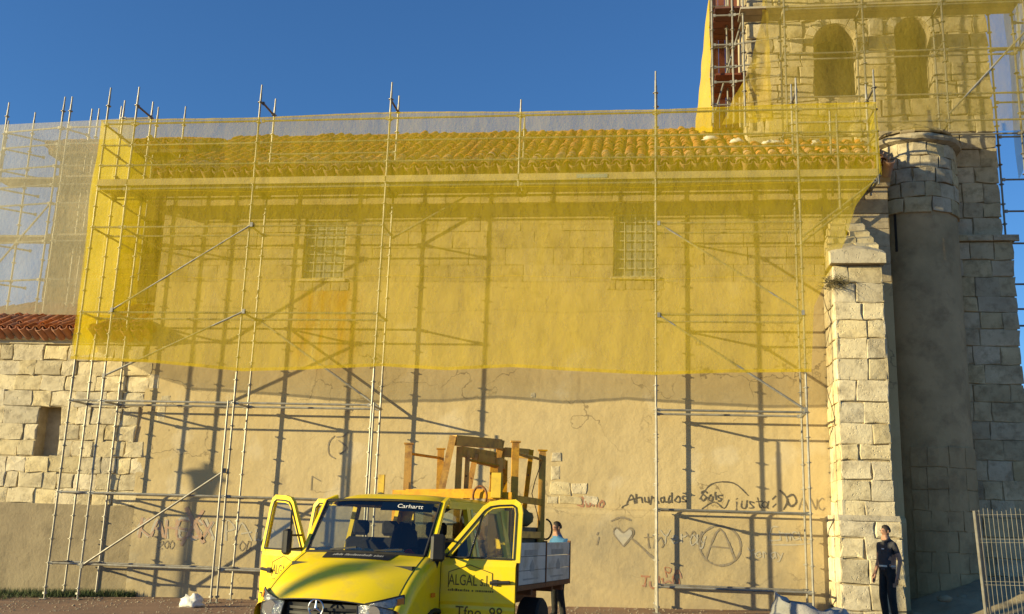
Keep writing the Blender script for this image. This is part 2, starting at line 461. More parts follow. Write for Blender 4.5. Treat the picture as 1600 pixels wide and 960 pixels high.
# ------------------------------------------------------------------ clay tile meshes
def tile_shape(b, r0, r1, ln, th=.016, n=6, M=None):
    """half-round tile, mouth at y=0, running up along +y"""
    st = len(b.v)
    vs = []
    for (rr, y) in ((r0, 0), (r1, ln)):
        for dr in (0, -th):
            for k in range(n + 1):
                t = math.pi * k / n
                vs.append(((rr + dr) * math.cos(t), y, (rr + dr) * math.sin(t)))
    m = n + 1
    fs = []
    for k in range(n):
        fs.append((k, k + 1, 2 * m + k + 1, 2 * m + k))
        fs.append((k, m + k, m + k + 1, k + 1))
        fs.append((m + k, 3 * m + k, 3 * m + k + 1, m + k + 1))
    b.add(vs, fs)
    if M is not None: b.xf(M, st)
    return b

def tiled_roof(parent, x0, x1, ye, ze, slope, length, step, mat, nobj_rows, r=.105, expo=.34, trim=None, name='tile', debris=0.0):
    """barrel tiles on a plane rising from the eave (ye, ze) towards +Y"""
    ang = math.atan(slope)
    dy, dz = math.cos(ang), math.sin(ang)
    tb = tile_shape(MB(), r, r * .84, .46)
    me = bpy.data.meshes.new('tile'); me.from_pydata(tb.v, [], tb.f); me.materials.append(mat)
    me.polygons.foreach_set('use_smooth', [True] * len(tb.f)); me.set_sharp_from_angle(angle=math.radians(50))
    rest = MB(); pans = MB()
    ncol = int((x1 - x0) / step); nrow = int(length / expo)
    for i in range(ncol + 1):
        x = x0 + i * step
        wob = .02 * math.sin(i * .7)
        for jn in range(nrow):
            s = jn * expo
            if trim and not trim(x, ye + s * dy): continue
            px, py, pz = x + random.gauss(0, .012), ye + (s + random.gauss(0, .018)) * dy, ze + s * dz + wob + random.gauss(0, .007)
            rot = Euler((ang + random.gauss(-.03, .025), random.gauss(0, .05), random.gauss(0, .035)))
            if jn < nobj_rows:
                o = link_mesh(name, me, parent, (px, py, pz))
                o.rotation_euler = rot
            else:
                tile_shape(rest, r, r * .84, .46, M=Matrix.Translation((px, py, pz)) @ rot.to_matrix().to_4x4())
            # channel tile between two covers
            M = Matrix.Translation((px + step / 2, py - .05 * dy, pz + .035)) @ Euler((ang, math.pi, 0)).to_matrix().to_4x4()
            tile_shape(pans, r * 1.05, r * .95, .40, n=4, M=M)
    if rest.v: tag(rest.build('upper_tiles', mat, parent, smooth=True, ang=50), kind='stuff')
    tag(pans.build('channel_tiles', mat, parent, smooth=True, ang=50), kind='stuff')

# ================================================================== NAVE
NX0, NX1 = -11.7, 5.05
nave = thing('church_nave', 'long plastered church nave under the yellow net with two barred windows and tiled roof', 'church', (-3.5, 0, 0))
WIN = [(-8.16, -7.16, 7.13, 8.54), (-.93, .03, 7.17, 8.67)]
b = MB()
b.add([(NX0, 0, -.6), (NX1, 0, -.6), (NX1, 0, 7.05), (NX0, 0, 7.05)], [(0, 1, 2, 3)])
b.add([(NX0, 0, 7.05), (NX1, 0, 7.05), (NX1, .034, 7.05), (NX0, .034, 7.05)], [(0, 1, 2, 3)])
b.add([(NX0, 0, -.6), (NX0, 8, -.6), (NX0, 8, 9.6), (NX0, 0, 9.6)], [(3, 2, 1, 0)])
b.add([(NX1, 0, -.6), (NX1, 8, -.6), (NX1, 8, 9.6), (NX1, 0, 9.6)], [(0, 1, 2, 3)])
b.add([(NX0, 8, -.6), (NX1, 8, -.6), (NX1, 8, 9.6), (NX0, 8, 9.6)], [(3, 2, 1, 0)])
nave_wall = b.build('plaster_wall', M_PLASTER, nave)
b = MB(); holed_wall(b, NX0, NX1, 7.05, 9.3, WIN, .034, .32)
upper = b.build('upper_wall', M_MORTAR, nave)
def nave_block(za, zb):
    return [(w[0] - .0, w[1] + .0) for w in WIN if za < w[3] - .02 and zb > w[2] + .02]
lay(upper, front(.034), NX0, NX1, [7.05, 7.45, 7.85, 8.25, 8.6, 8.93, 9.21], .55, 1.15, .034, M_STONE_NAVE, nave_block, gap=.006, cham=.012, jit=.008)
# plinth with a weathered top
b = MB(); b.prism([(-11.58, -.12, -.6), (-11.58, -.12, 1.97), (-11.58, -.09, 2.05), (-11.58, .02, 2.11), (-11.58, .06, 2.11), (-11.58, .06, -.6)], (NX1 + 11.58, 0, 0))
plinth = b.build('plinth', M_PLASTER, nave)
# cornice stones
for i in range(17):
    xa = NX0 - .05 + i * (NX1 - NX0 + .1) / 17; xb = xa + (NX1 - NX0 + .1) / 17 - .008
    b = MB(); j = random.uniform(-.006, .006)
    b.prism([(xa, .1, 9.205), (xa, -.06 + j, 9.205), (xa, -.08 + j, 9.29), (xa, -.16 + j, 9.33), (xa, -.25 + j, 9.43), (xa, -.31 + j, 9.47), (xa, -.31 + j, 9.58), (xa, .1, 9.58)], (xb - xa, 0, 0))
    b.build('cornice_stone', M_STONE_NAVE, nave)
# windows
for w in WIN:
    b = MB()
    fw = .05
    x0, x1, z0, z1 = w
    for q in ((x0, x0 + fw, z0, z1), (x1 - fw, x1, z0, z1), (x0 + fw, x1 - fw, z0, z0 + fw), (x0 + fw, x1 - fw, z1 - fw, z1)):
        b.box(q[0], q[1], .10, .16, q[2], q[3])
    win = b.build('window', M_IRON, nave)
    b = MB(); b.box(x0 + .02, x1 - .02, .135, .15, z0 + .02, z1 - .02); b.build('pane', M_PANE, win)
    for k in range(1, 4):
        x = x0 + (x1 - x0) * k / 4
        b = MB(); b.tube((x, .055, z0 - .0), (x, .055, z1), .010, 6); b.build('bar', M_IRON, win)
    for k in range(1, 7):
        z = z0 + (z1 - z0) * k / 7
        b = MB(); b.box(x0 - .01, x1 + .01, .072, .084, z - .010, z + .010); b.build('bar', M_IRON, win)
    b = MB(); b.box(x0 - .07, x1 + .07, -.05, .22, z0 - .075, z0 - .004, .012); b.build('sill', M_STONE, win)
    b = MB()
    for k in range(6):
        xa = x0 - .15 + k * (x1 - x0 + .3) / 6
        stone_block('sill_stone', front(0.0), xa, xa + (x1 - x0 + .3) / 6, z0 - .30, z0 - .085, .012, M_STONE_NAVE, win, gap=.008, cham=.01, jit=.012)
# masonry laid bare where the plaster has fallen off
for (u0, u1, z0, z1) in [(-2.25, -1.80, 2.33, 2.62), (-1.78, -1.45, 2.36, 2.60), (-2.05, -1.55, 2.15, 2.32), (-1.53, -1.22, 2.15, 2.34), (-2.30, -2.07, 2.15, 2.31), (-2.24, -2.04, 2.66, 2.95), (-2.22, -2.02, 3.05, 3.25)]:
    stone_block('bare_stone', front(0), u0, u1, z0, z1, .012, M_STONE, nave, gap=.006, cham=.02, jit=.02)
for (u0, u1, z0, z1) in [(-11.35, -11.16, 3.75, 4.2), (-11.3, -11.05, 4.22, 4.36), (-2.72, -2.6, 4.42, 4.54), (-11.62, -11.38, 4.5, 4.85)]:
    stone_block('bare_stone', front(0), u0, u1, z0, z1, .010, M_STONE, nave, gap=.006, cham=.02, jit=.03)

roof = MB()
roof.add([(NX0 - .1, -.4, 9.60), (NX1 + .05, -.4, 9.60), (NX1 + .05, 4.0, 12.2), (NX0 - .1, 4.0, 12.2), (NX1 + .05, 8.4, 9.6), (NX0 - .1, 8.4, 9.6)], [(0, 1, 2, 3), (3, 2, 4, 5), (0, 3, 5), (1, 4, 2), (0, 5, 4, 1)])
roof_o = roof.build('roof', M_TILE, nave)
tiled_roof(roof_o, NX0 - .05, NX1, -.52, 9.63, .591, 5.25, .272, M_TILE, 4, r=.115)
b = MB()
for i in range(42):
    x = NX0 + i * .4
    tile_shape(b, .13, .115, .46, M=Matrix.Translation((x, 4.0, 12.22)) @ Euler((0, 0, -math.pi / 2)).to_matrix().to_4x4())
tag(b.build('ridge_tiles', M_TILE, roof_o, smooth=True, ang=50), kind='stuff')

# ================================================================== BUTTRESS
but = thing('stone_buttress', 'pale dressed stone buttress with stepped sloping cap beside the man', 'buttress', (4.05, -.6, .1))
b = MB(); b.box(3.64, 4.53, -1.15, .05, -.4, 7.12); b.box(3.54, 4.62, -1.27, -.02, -.45, 1.93)
core = b.build('core', M_MORTAR, but)
zs = courses(2.0, 7.1, .385, .16)
lay(core, front(-1.15), 3.59, 4.58, zs, .26, .80, .05, M_STONE, cham=.03, jit=.02)
lay(core, lambda u, z, n: Vector((3.64 - n, -u, z)), 0.0, 1.20, zs, .4, .8, .05, M_STONE, cham=.03, jit=.02)
lay(core, lambda u, z, n: Vector((4.53 + n, u, z)), -1.20, .0, zs, .4, .8, .05, M_STONE, cham=.03, jit=.02)
zb = [-.2, .3, .78, 1.25, 1.66, 1.97]
lay(core, front(-1.27), 3.49, 4.67, zb, .4, .75, .05, M_STONE, cham=.04, jit=.025)
lay(core, lambda u, z, n: Vector((3.54 - n, -u, z)), 0.02, 1.32, zb, .4, .75, .05, M_STONE, cham=.04, jit=.025)
lay(core, lambda u, z, n: Vector((4.62 + n, u, z)), -1.32, -.02, zb, .4, .75, .05, M_STONE, cham=.04, jit=.025)
# base weathering course, drip slab and sloping cap stones
b = MB(); b.prism([(3.5, -1.31, 1.97), (3.5, -1.20, 2.08), (3.5, -.02, 2.08), (3.5, -.02, 1.97)], (1.16, 0, 0)); b.build('weathering_course', M_STONE, but)
b = MB()
def slab(u, v):
    x = 3.53 + u * 1.09
    return Vector((x, -1.34 + v * .62, 7.33 + .28 * v + .09 * math.sin(u * math.pi) + .02 * noise.noise(Vector((x * 4, v * 3, 0)))))
b.grid(slab, 8, 4)
b.add([(3.53, -1.34, 7.12), (4.62, -1.34, 7.12), (4.62, -.7, 7.12), (3.53, -.7, 7.12)], [(3, 2, 1, 0)])
fr = [slab(i / 8, 0) for i in range(9)]
b.add(fr + [Vector((p.x, p.y, 7.12)) for p in fr], [(9 + i, 10 + i, i + 1, i) for i in range(8)])
for u in (0, 1):
    sd = [slab(u, j / 4) for j in range(5)]
    b.add(sd + [Vector((p.x, p.y, 7.12)) for p in sd], [(i, i + 1, 6 + i, 5 + i) if u == 0 else (5 + i, 6 + i, i + 1, i) for i in range(4)])
b.build('drip_slab', M_STONE, but)
y = -.86; z = 7.50
for r_i in range(5):
    n = (3, 2, 3, 2, 2)[r_i]
    wl, wr = 3.57 + .06 * r_i, 4.60 - .04 * r_i
    us = [wl] + sorted(random.uniform(wl + .3, wr - .3) for _ in range(n - 1)) + [wr]
    for ua, ub in zip(us[:-1], us[1:]):
        if ub - ua < .12: continue
        b = MB()
        t = random.uniform(-.02, .02)
        b.prism([(ua + .008, y + t, z), (ua + .008, y + t - .02, z + .12), (ua + .008, y + .30, z + .30), (ua + .008, y + .45, z + .30), (ua + .008, y + .45, z)], (ub - ua - .016, 0, random.uniform(-.02, .02)))
        b.build('cap_stone', M_STONE, but)
    y += .19; z += .205

# ================================================================== STAIR TURRET
TC = Vector((5.98, 1.50, 0)); TR = .93
tur = thing('stair_turret', 'round stair turret with slit window in shade between buttress and tower', 'turret', (TC.x, TC.y, .2))
b = MB(); b.lathe(TC, [(TR, -.4), (TR, 8.86), (TR - .01, 8.9), (TR - .01, 10.5)], 48)
tw = b.build('render', M_RENDER, tur, smooth=True, ang=40)
def cyl(R):
    return lambda u, z, n: Vector((TC.x + (R + n) * math.sin(u / R), TC.y - (R + n) * math.cos(u / R), z))
lay(tw, cyl(TR), -1.45, 1.45, [8.82, 9.17, 9.52, 9.86, 10.14, 10.46], .34, .62, .055, M_STONE_TOWER, cham=.02, jit=.02)
lay(tw, cyl(TR), -.6, 1.45, courses(.1, 3.6, .42), .3, .55, .03, M_RENDER, gap=.008, cham=.014, jit=.015)
b = MB(); b.lathe(TC, [(TR + .04, 10.46), (TR + .16, 10.5), (TR + .19, 10.56), (TR + .15, 10.64), (TR, 10.70), (.62, 10.98), (.2, 11.25), (.02, 11.3)], 28)
b.v = [tuple(Vector(p) + Vector((0, 0, .03 * noise.noise(Vector(p) * 3)))) for p in b.v]
cap = b.build('cap', M_STONE_TOWER, tur)
for k in range(9):
    t = -1.3 + k * .33
    c = TC + Vector((.74 * math.sin(t), -.74 * math.cos(t), 10.88))
    bb = MB(); bb.box(-.16, .16, -.25, .22, -.03, .035, .015)
    bb.xf(Matrix.Translation(c) @ Euler((.55, 0, t)).to_matrix().to_4x4() @ Euler((random.uniform(-.1, .1), random.uniform(-.08, .08), random.uniform(-.2, .2))).to_matrix().to_4x4())
    bb.build('slab', M_STONE_TOWER, cap)
b = MB(); t = -.70
for zz0, zz1, ww in ((7.95, 8.86, .028),):
    c = TC + Vector(((TR + .004) * math.sin(t), -(TR + .004) * math.cos(t), 0))
    bb = MB(); bb.box(-ww, ww, -.004, .05, zz0, zz1); bb.xf(Matrix.Translation(c) @ Euler((0, 0, t)).to_matrix().to_4x4())
    bb.build('slit_window', M_BLACK, tur)

# ================================================================== BELL TOWER
tow = thing('bell_tower', 'square stone bell tower with two arched belfry openings at the right', 'tower', (5.1, 3.6, .2))
TY = 1.80; TX0, TX1 = 2.32, 7.98
OPN = [(4.44, .53, 12.2, 13.58), (6.27, .42, 12.02, 13.80)]      # centre, half width, sill, springing
b = MB()
rects = [(c - r, c + r, s, sp + r) for c, r, s, sp in OPN]
holed_wall(b, TX0, TX1, 8.55, 17.5, rects, TY, .9)
for c, r, s, sp in OPN:                                            # arch soffit and spandrels
    n = 12
    arc = [Vector((c - r * math.cos(math.pi * k / n), TY, sp + r * math.sin(math.pi * k / n))) for k in range(n + 1)]
    for k in range(n):
        side = -1 if k < n / 2 else 1
        cor = Vector((c + side * r, TY, sp + r))
        b.add([arc[k], arc[k + 1], cor], [(0, 1, 2)])
        b.add([arc[k], arc[k + 1], arc[k + 1] + Vector((0, .9, 0)), arc[k] + Vector((0, .9, 0))], [(0, 1, 2, 3)])
    b.add([(c - r, TY, sp + r), (c, TY, sp + r), (c, TY, sp + r - 1e-3)], [(0, 1, 2)])
b.add([(TX0, TY, 8.55), (TX0, 6.6, 8.55), (TX0, 6.6, 17.5), (TX0, TY, 17.5)], [(3, 2, 1, 0)])
b.add([(TX1, TY, 8.55), (TX1, 6.6, 8.55), (TX1, 6.6, 17.5), (TX1, TY, 17.5)], [(0, 1, 2, 3)])
b.add([(TX0, 6.6, 8.55), (TX1, 6.6, 8.55), (TX1, 6.6, 17.5), (TX0, 6.6, 17.5)], [(3, 2, 1, 0)])
b.add([(TX0, TY, 17.5), (TX1, TY, 17.5), (TX1, 6.6, 17.5), (TX0, 6.6, 17.5)], [(0, 1, 2, 3)])
b.box(TX0 + .05, TX1 - .05, 3.2, 3.6, 9, 17.2)
b.box(3.0, 8.13, TY - .13, 6.8, -.5, 8.5)
b.box(3.0, 8.24, TY - .19, 6.85, 8.44, 8.58)
tcore = b.build('wall_core', M_MORTAR, tow)
def op_block(za, zb):
    out = []
    for c, r, s, sp in OPN:
        if zb <= s + .05 or za >= sp + r + .26: continue
        if za < sp: h = r + (.24 if zb > sp else 0)
        else: h = math.sqrt(max(0, (r + .26) ** 2 - (za - sp) ** 2))
        out.append((c - h, c + h))
    return out
lay(tcore, front(TY), TX0 - .04, TX1 + .04, courses(9.9, 15.4, .44), .35, .95, .05, M_STONE_TOWER, op_block, cham=.03, jit=.03)
for c, r, s, sp in OPN:
    n = 9
    for k in range(n):
        a0, a1 = math.pi * k / n, math.pi * (k + 1) / n
        stone_block('voussoir', (lambda c, sp: lambda u, z, nn: Vector((c - z * math.cos(u), TY - nn, sp + z * math.sin(u))))(c, sp), a0, a1, r + .005, r + .25, .06, M_STONE_TOWER, tcore, gap=.012, cham=.02, jit=.01)
lay(tcore, front(TY - .13), 6.6, 8.17, courses(.1, 8.42, .41), .36, .8, .04, M_STONE_TOWER, cham=.02, jit=.02)
lay(tcore, front(TY), 6.6, TX1 + .04, courses(8.6, 9.88, .42), .36, .8, .05, M_STONE_TOWER, cham=.02, jit=.02)
lay(tcore, lambda u, z, n: Vector((TX0 - n, -u, z)), -2.9, -TY - .05, courses(11, 15.4, .44), .45, .9, .05, M_STONE_TOWER, cham=.03, jit=.03)
for (xa, xb, za) in ((6.6, 8.28, 8.42),):
    for k in range(3):
        w = (xb - xa) / 3
        stone_block('string_course_stone', front(TY - .2), xa + k * w, xa + (k + 1) * w, za, za + .15, .06, M_STONE_TOWER, tow, gap=.006, cham=.02)

# ================================================================== ANNEX
ann = thing('stone_annex', 'low stone annex with small slit niche and red tiled roof at left edge', 'building', (-14.8, 0, -.2))
AX0, AX1 = -19.0, -11.71
NI = (-14.27, -13.70, 2.90, 4.05)
b = MB(); holed_wall(b, AX0, AX1, -.6, 5.56, [NI], .04, .34)
b.add([(NI[0], .38, NI[2]), (NI[1], .38, NI[2]), (NI[1], .38, NI[3]), (NI[0], .38, NI[3])], [(0, 1, 2, 3)])
b.add([(AX0, .04, -.6), (AX0, 6, -.6), (AX0, 6, 5.56), (AX0, .04, 5.56)], [(3, 2, 1, 0)])
b.add([(AX0, 6, -.6), (AX1, 6, -.6), (AX1, 6, 5.56), (AX0, 6, 5.56)], [(3, 2, 1, 0)])
acore = b.build('wall_core', M_MORTAR, ann)
ni_b = lambda za, zb: [(NI[0], NI[1])] if za < NI[3] - .08 and zb > NI[2] + .08 else []
zs = [1.82, 2.17, 2.53, 2.9, 3.27, 3.64, 4.05, 4.42, 4.78, 5.14, 5.52]
for za, zb in zip(zs[:-1], zs[1:]):
    lay(acore, front(.04), AX0 + .05 * random.random(), AX1 + random.uniform(-.12, .26), [za, zb], .30, .80, .043, M_STONE, ni_b, cham=.026, jit=.03)
b = MB(); b.box(AX0, -11.60, -.03, .1, -.6, 1.83, .02); b.build('cement_base', M_CEMENT, ann)
b = MB(); b.prism([(AX0, .1, 5.53), (AX0, -.05, 5.53), (AX0, -.06, 5.6), (AX0, -.14, 5.64), (AX0, -.16, 5.70), (AX0, .1, 5.70)], (AX1 - AX0, 0, 0)); b.build('cornice', M_STONE, ann)
b = MB(); b.prism([(AX0, .1, 5.702), (AX0, -.22, 5.702), (AX0, -.24, 5.78), (AX0, .1, 5.86)], (AX1 - AX0, 0, 0)); b.build('eave_board', M_CEMENT, ann)
rt = lambda x: 2.1 if x > -15.0 else max(.2, 2.1 - (-15.0 - x) * .47)
b = MB()
b.add([(AX0, -.3, 5.80), (AX1, -.3, 5.80), (AX1, 2.1, 7.0), (-15.0, 2.1, 7.0), (AX0, .25, 6.06), (AX0, 3, 5.6), (AX1, 3, 5.6)], [(0, 1, 2, 3, 4), (4, 3, 2, 6, 5), (0, 4, 5), (1, 6, 2), (0, 5, 6, 1)])
ar = b.build('roof', M_TILE_RED, ann)
tiled_roof(ar, AX0 + 1.4, AX1 - .05, -.42, 5.82, .5, 2.75, .215, M_TILE_RED, 8, r=.092, expo=.33, trim=lambda x, y: y < rt(x) - .2)

# ================================================================== APSE BEHIND THE ANNEX
aps = thing('church_apse', 'brown stone apse behind the pale net at the far left', 'building', (-13.6, 4, 0))
b = MB(); b.box(-15.5, -11.72, 1.5, 8, -.5, 10.8)
acr = b.build('wall', M_MORTAR, aps)
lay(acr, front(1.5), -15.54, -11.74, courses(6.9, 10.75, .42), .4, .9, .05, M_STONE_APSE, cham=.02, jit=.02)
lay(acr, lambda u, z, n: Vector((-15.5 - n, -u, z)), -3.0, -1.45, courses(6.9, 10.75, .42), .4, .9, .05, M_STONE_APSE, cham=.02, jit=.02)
b = MB(); b.prism([(-15.75, 1.2, 10.8), (-15.75, 1.14, 10.98), (-15.75, 1.9, 10.98), (-15.75, 1.9, 10.8)], (4.0, 0, 0)); b.build('cornice', M_STONE_APSE, aps)
b = MB(); b.add([(-15.85, 1.1, 11.0), (-11.72, 1.1, 11.0), (-11.72, 4.2, 12.3), (-13.8, 4.2, 12.3), (-15.85, 7.8, 11.0), (-11.72, 7.8, 11.0)], [(0, 1, 2, 3), (0, 3, 4), (3, 2, 5, 4), (0, 4, 5, 1)])
apr = b.build('roof', M_TILE, aps)
tiled_roof(apr, -15.7, -11.9, 1.05, 11.02, .42, 2.6, .25, M_TILE, 3, trim=lambda x, y: y < 1.1 + (x + 15.9) * 1.3)

# ================================================================== MAIN SCAFFOLD
LV = [.58, 2.08, 4.08, 6.08, 8.08]           # ledger lifts
DECK = 9.08
YO, YI = -1.06, -.33
FX = {'A': -12.89, 'B': -12.14, 'F1': -9.05, 'F2': -6.0, 'F3': -3.0, 'F4': 0.0, 'F5': 3.01}
PR = .0242

def standard(parent, x, y, z0, z1, foot=True, lean=0.0, name='standard', step=.5, ros=True, zr=None):
    b = MB()
    b.tube((x, y, z0), (x + lean, y, z1 - .22), PR, 8)
    b.tube((x + lean, y, z1 - .22), (x + lean, y, z1), PR * .78, 8)
    if ros:
        z = (zr if zr is not None else .58) - .5
        while z < z1 - .3:
            if z > z0 + .1:
                xx = x + lean * (z - z0) / (z1 - z0)
                b.tube((xx, y, z - .006), (xx, y, z + .006), .061, 8)
                b.tube((xx, y, z - .03), (xx, y, z + .03), .031, 8)
            z += step
    for zj in (4.45, 8.45):
        if z0 < zj < z1 - 1: b.tube((x + lean * (zj - z0) / (z1 - z0), y, zj - .1), (x + lean * (zj - z0) / (z1 - z0), y, zj + .1), .03, 8)
    o = b.build(name, M_STEEL, parent, smooth=True, ang=40)
    if foot:
        g0 = gz(x, y)
        bb = MB(); bb.box(x - .075, x + .075, y - .075, y + .075, g0 + .0, g0 + .01); bb.tube((x, y, g0 + .01), (x, y, z0 + .15), .018, 8)
        bb.tube((x, y, z0 - .02), (x, y, z0 + .02), .05, 6)
        bb.build('base_jack', M_STEEL, o)
    return o

def bar(parent, p, q, r=PR, name='ledger', mat=None):
    p = Vector(p); q = Vector(q); d = (q - p).normalized()
    b = MB(); b.tube(p + d * .05, q - d * .05, r, 8)
    b.beam(p + d * .028, p + d * .09, .045, .07); b.beam(q - d * .09, q - d * .028, .045, .07)
    return b.build(name, mat or M_STEEL, parent, smooth=True, ang=40)

sc = thing('nave_scaffold', 'tall galvanised tube scaffold standing along the church nave wall', 'scaffold', (-4, -.7, 0))
TOPS = {'A': (11.55, 11.55), 'B': (11.55, 11.5), 'F1': (11.52, 11.5), 'F2': (11.5, 11.5), 'F4': (11.6, 11.6), 'F5': (11.35, 11.55)}
for k in ('A', 'B', 'F1', 'F2', 'F4', 'F5'):
    for y, tz in ((YO, TOPS[k][0]), (YI, TOPS[k][1])):
        standard(sc, FX[k], y, gz(FX[k], y) + .12, tz, lean=random.gauss(0, .025))
# doubled outer standards up to the third lift
for k, dx, dy in (('F1', -.09, -.10), ('F2', .10, -.12), ('F4', .02, -.16)):
    standard(sc, FX[k] + dx, YO + dy, gz(FX[k], YO) + .12, 4.12, ros=False, lean=-.02)
for y, tz in ((YO, 11.0), (YI, 10.95)):
    standard(sc, FX['F3'], y, 8.95, tz, foot=False)
def bay(k1, k2, lifts, ys=(YO, YI)):
    for z in lifts:
        for y in ys: bar(sc, (FX[k1], y, z), (FX[k2], y, z))
bay('A', 'B', LV); bay('B', 'F1', LV); bay('F1', 'F2', LV); bay('F4', 'F5', LV)
for z in (9.0,):
    for a, c in (('A', 'B'), ('B', 'F1'), ('F1', 'F2'), ('F2', 'F3'), ('F3', 'F4'), ('F4', 'F5')):
        for y in (YO, YI): bar(sc, (FX[a], y, z), (FX[c], y, z))
for z in (9.58, 10.08, 10.62):
    for a, c in (('A', 'B'), ('B', 'F1'), ('F1', 'F2'), ('F2', 'F3'), ('F3', 'F4'), ('F4', 'F5')):
        bar(sc, (FX[a], YO, z), (FX[c], YO, z), name='guard_rail')
for a, c in (('F1', 'F2'), ('F4', 'F5')):
    bar(sc, (FX[a], YI, 10.08), (FX[c], YI, 10.08), name='guard_rail')
for k in ('A', 'B', 'F1', 'F2', 'F4', 'F5'):
    for z in LV + [9.0]:
        bar(sc, (FX[k], YO, z), (FX[k], YI, z), name='transom')
for k in ('B', 'F1', 'F2'):
    bar(sc, (FX[k], YO, 11.08), (FX[k], YI, 11.08), name='transom', mat=M_STEEL_DK)
bar(sc, (FX['A'], YI, 11.08), (FX['B'], YI, 11.08), name='ledger')
for z in (10.08, 10.62): bar(sc, (FX['A'], YO, z), (FX['A'], YI, z), name='guard_rail')
# diagonal braces
for p, q in (((-12.10, .55), (-9.12, 2.62)), ((-12.12, 4.63), (-9.02, 6.10)), ((-12.12, 6.12), (-9.02, 8.10)),
             ((0.05, 8.06), (2.98, 6.12)), ((.05, 6.06), (2.98, 4.12))):
    bb = MB(); bb.tube((p[0], YO - .05, p[1]), (q[0], YO - .05, q[1]), .0245, 8)
    for e in (p, q): bb.beam((e[0], YO - .055, e[1] - .05), (e[0], YO - .055, e[1] + .05), .06, .05, (0, 1, 0))
    bb.build('brace', M_STEEL, sc, smooth=True, ang=40)
bb = MB(); bb.tube((-9.02, YI + .03, 6.1), (-6.0, YI + .03, 4.1), .0245, 8); bb.build('brace', M_STEEL, sc, smooth=True, ang=40)
bb = MB(); bb.tube((-6.0, YI + .05, 8.0), (-4.3, YI + .05, 9.0), .0245, 8); bb.build('brace', M_STEEL, sc, smooth=True, ang=40)
# cantilevered end over the buttress
for y in (YO, YI):
    for z in (9.0, 9.58, 10.08, 10.62):
        bar(sc, (FX['F5'], y, z), (4.62, y, z), name='ledger' if z == 9.0 else 'guard_rail')
    bar(sc, (FX['F5'], y, 7.75), (4.58, y, 9.0), name='raker')
    standard(sc, 4.62, y, 8.9, 11.5, foot=False)
    standard(sc, 3.82, y, 8.4 if y == YO else 8.9, 10.5 if y == YO else 10.9, foot=False)
bar(sc, (4.62, YO, 11.08), (4.62, YI, 11.08), name='transom', mat=M_STEEL_DK)
bar(sc, (FX['F5'], YO, 11.08), (FX['F5'], YI, 11.08), name='transom', mat=M_STEEL_DK)
for z in (9.0, 10.08, 10.62): bar(sc, (4.62, YO, z), (4.62, YI, z), name='transom')
# return along the end of the nave
for (x, y) in ((-12.89, 1.3), (-12.14, 1.3)):
    standard(sc, x, y, gz(x, y) + .1 if False else 7.4, 12.1, foot=False)
for x in (-12.89, -12.14):
    for z in (8.08, 9.0, 9.58, 10.08, 10.62):
        bar(sc, (x, YI, z), (x, 1.3, z), name='ledger')
# deck planks and toe boards
segs = [('A', 'B'), ('B', 'F1'), ('F1', 'F2'), ('F2', 'F3'), ('F3', 'F4'), ('F4', 'F5')]
spans = [(FX[a], FX[c]) for a, c in segs] + [(FX['F5'], 4.62)]
for xa, xb in spans:
    for k in range(2):
        y0 = YO + .04 + k * .335
        bb = MB(); bb.box(xa + .015, xb - .015, y0, y0 + .31, DECK - .035, DECK + .02, .006)
        for e in (xa + .10, xb - .10): bb.box(e - .04, e + .04, y0 + .02, y0 + .29, DECK - .07, DECK - .036)
        bb.build('deck_plank', M_DECK, sc)
    bb = MB(); bb.box(xa + .012, xb - .012, YO - .035, YO - .027 + .012, DECK + .0, DECK + .155); bb.build('toe_board', M_DECK, sc)
bb = MB(); bb.box(-1.72, -1.05, YO - .05, YO - .037, DECK + .03, DECK + .115); bb.build('maker_plate', pmat('blue grey plate', (.22, .30, .42), (.34, .40, .48), 9, .5), sc)

# ================================================================== DEBRIS NETS
def interp(tab, x):
    if x <= tab[0][0]: return tab[0][1]
    for (a, fa), (c, fc) in zip(tab[:-1], tab[1:]):
        if x <= c: return fa + (fc - fa) * (x - a) / (c - a)
    return tab[-1][1]

BOT = [(-12.96, 5.0), (-11, 4.93), (-8.9, 4.77), (-7.46, 4.82), (-5.8, 4.92), (-4.4, 4.84), (-3, 4.93), (-1.66, 4.86), (0, 4.80), (1.6, 4.87), (3.1, 4.90), (5, 4.9)]
TOPZ = [(-12.96, 10.70), (-9.05, 10.68), (-6, 10.74), (-3, 10.68), (0, 10.66), (3, 10.72), (4.7, 10.72)]
XR = [(4.8, 3.10), (6.25, 3.20), (7.6, 3.86), (8.4, 4.12), (9.15, 4.66), (11, 4.62)]
fx_sorted = sorted(FX.values()) + [4.62]
def net_front(u, v):
    # v: 0 top .. 1 bottom ; u: 0 left .. 1 right
    z = 10.7 + (4.9 - 10.7) * v
    xr = interp(XR, z)
    x = -12.96 + (xr + 12.96) * u
    z = interp(TOPZ, x) + (interp(BOT, x) - interp(TOPZ, x)) * v
    d = min(abs(x - f) for f in fx_sorted)
    slack = min(1, d / .8) * (.35 + .65 * v)
    y = -1.125 - .06 * slack * (noise.noise(Vector((x * .55, z * .35, 3.1))) + .35)
    y -= .018 * noise.noise(Vector((x * 2.6, z * .8, 9.7))) * (.4 + slack) + .012 * noise.noise(Vector((x * 6, z * 2.2, 4.4)))
    y = min(y, -1.098)
    return Vector((x, y, z))
b = MB(); b.grid(net_front, 230, 84)
net = b.build('debris_net', M_NET, None, smooth=True)
tag(net, 'yellow translucent debris net hung along the front of the nave scaffold', 'net')
b = MB()
for j0, j1 in ((0.0, .007), (.990, 1.002)):
    b.grid(lambda u, v, j0=j0, j1=j1: net_front(u, j0 + (j1 - j0) * v) + Vector((0, -.008, 0)), 230, 1)
b.build('hem', M_NET_HEM, net, smooth=True)
b = MB()
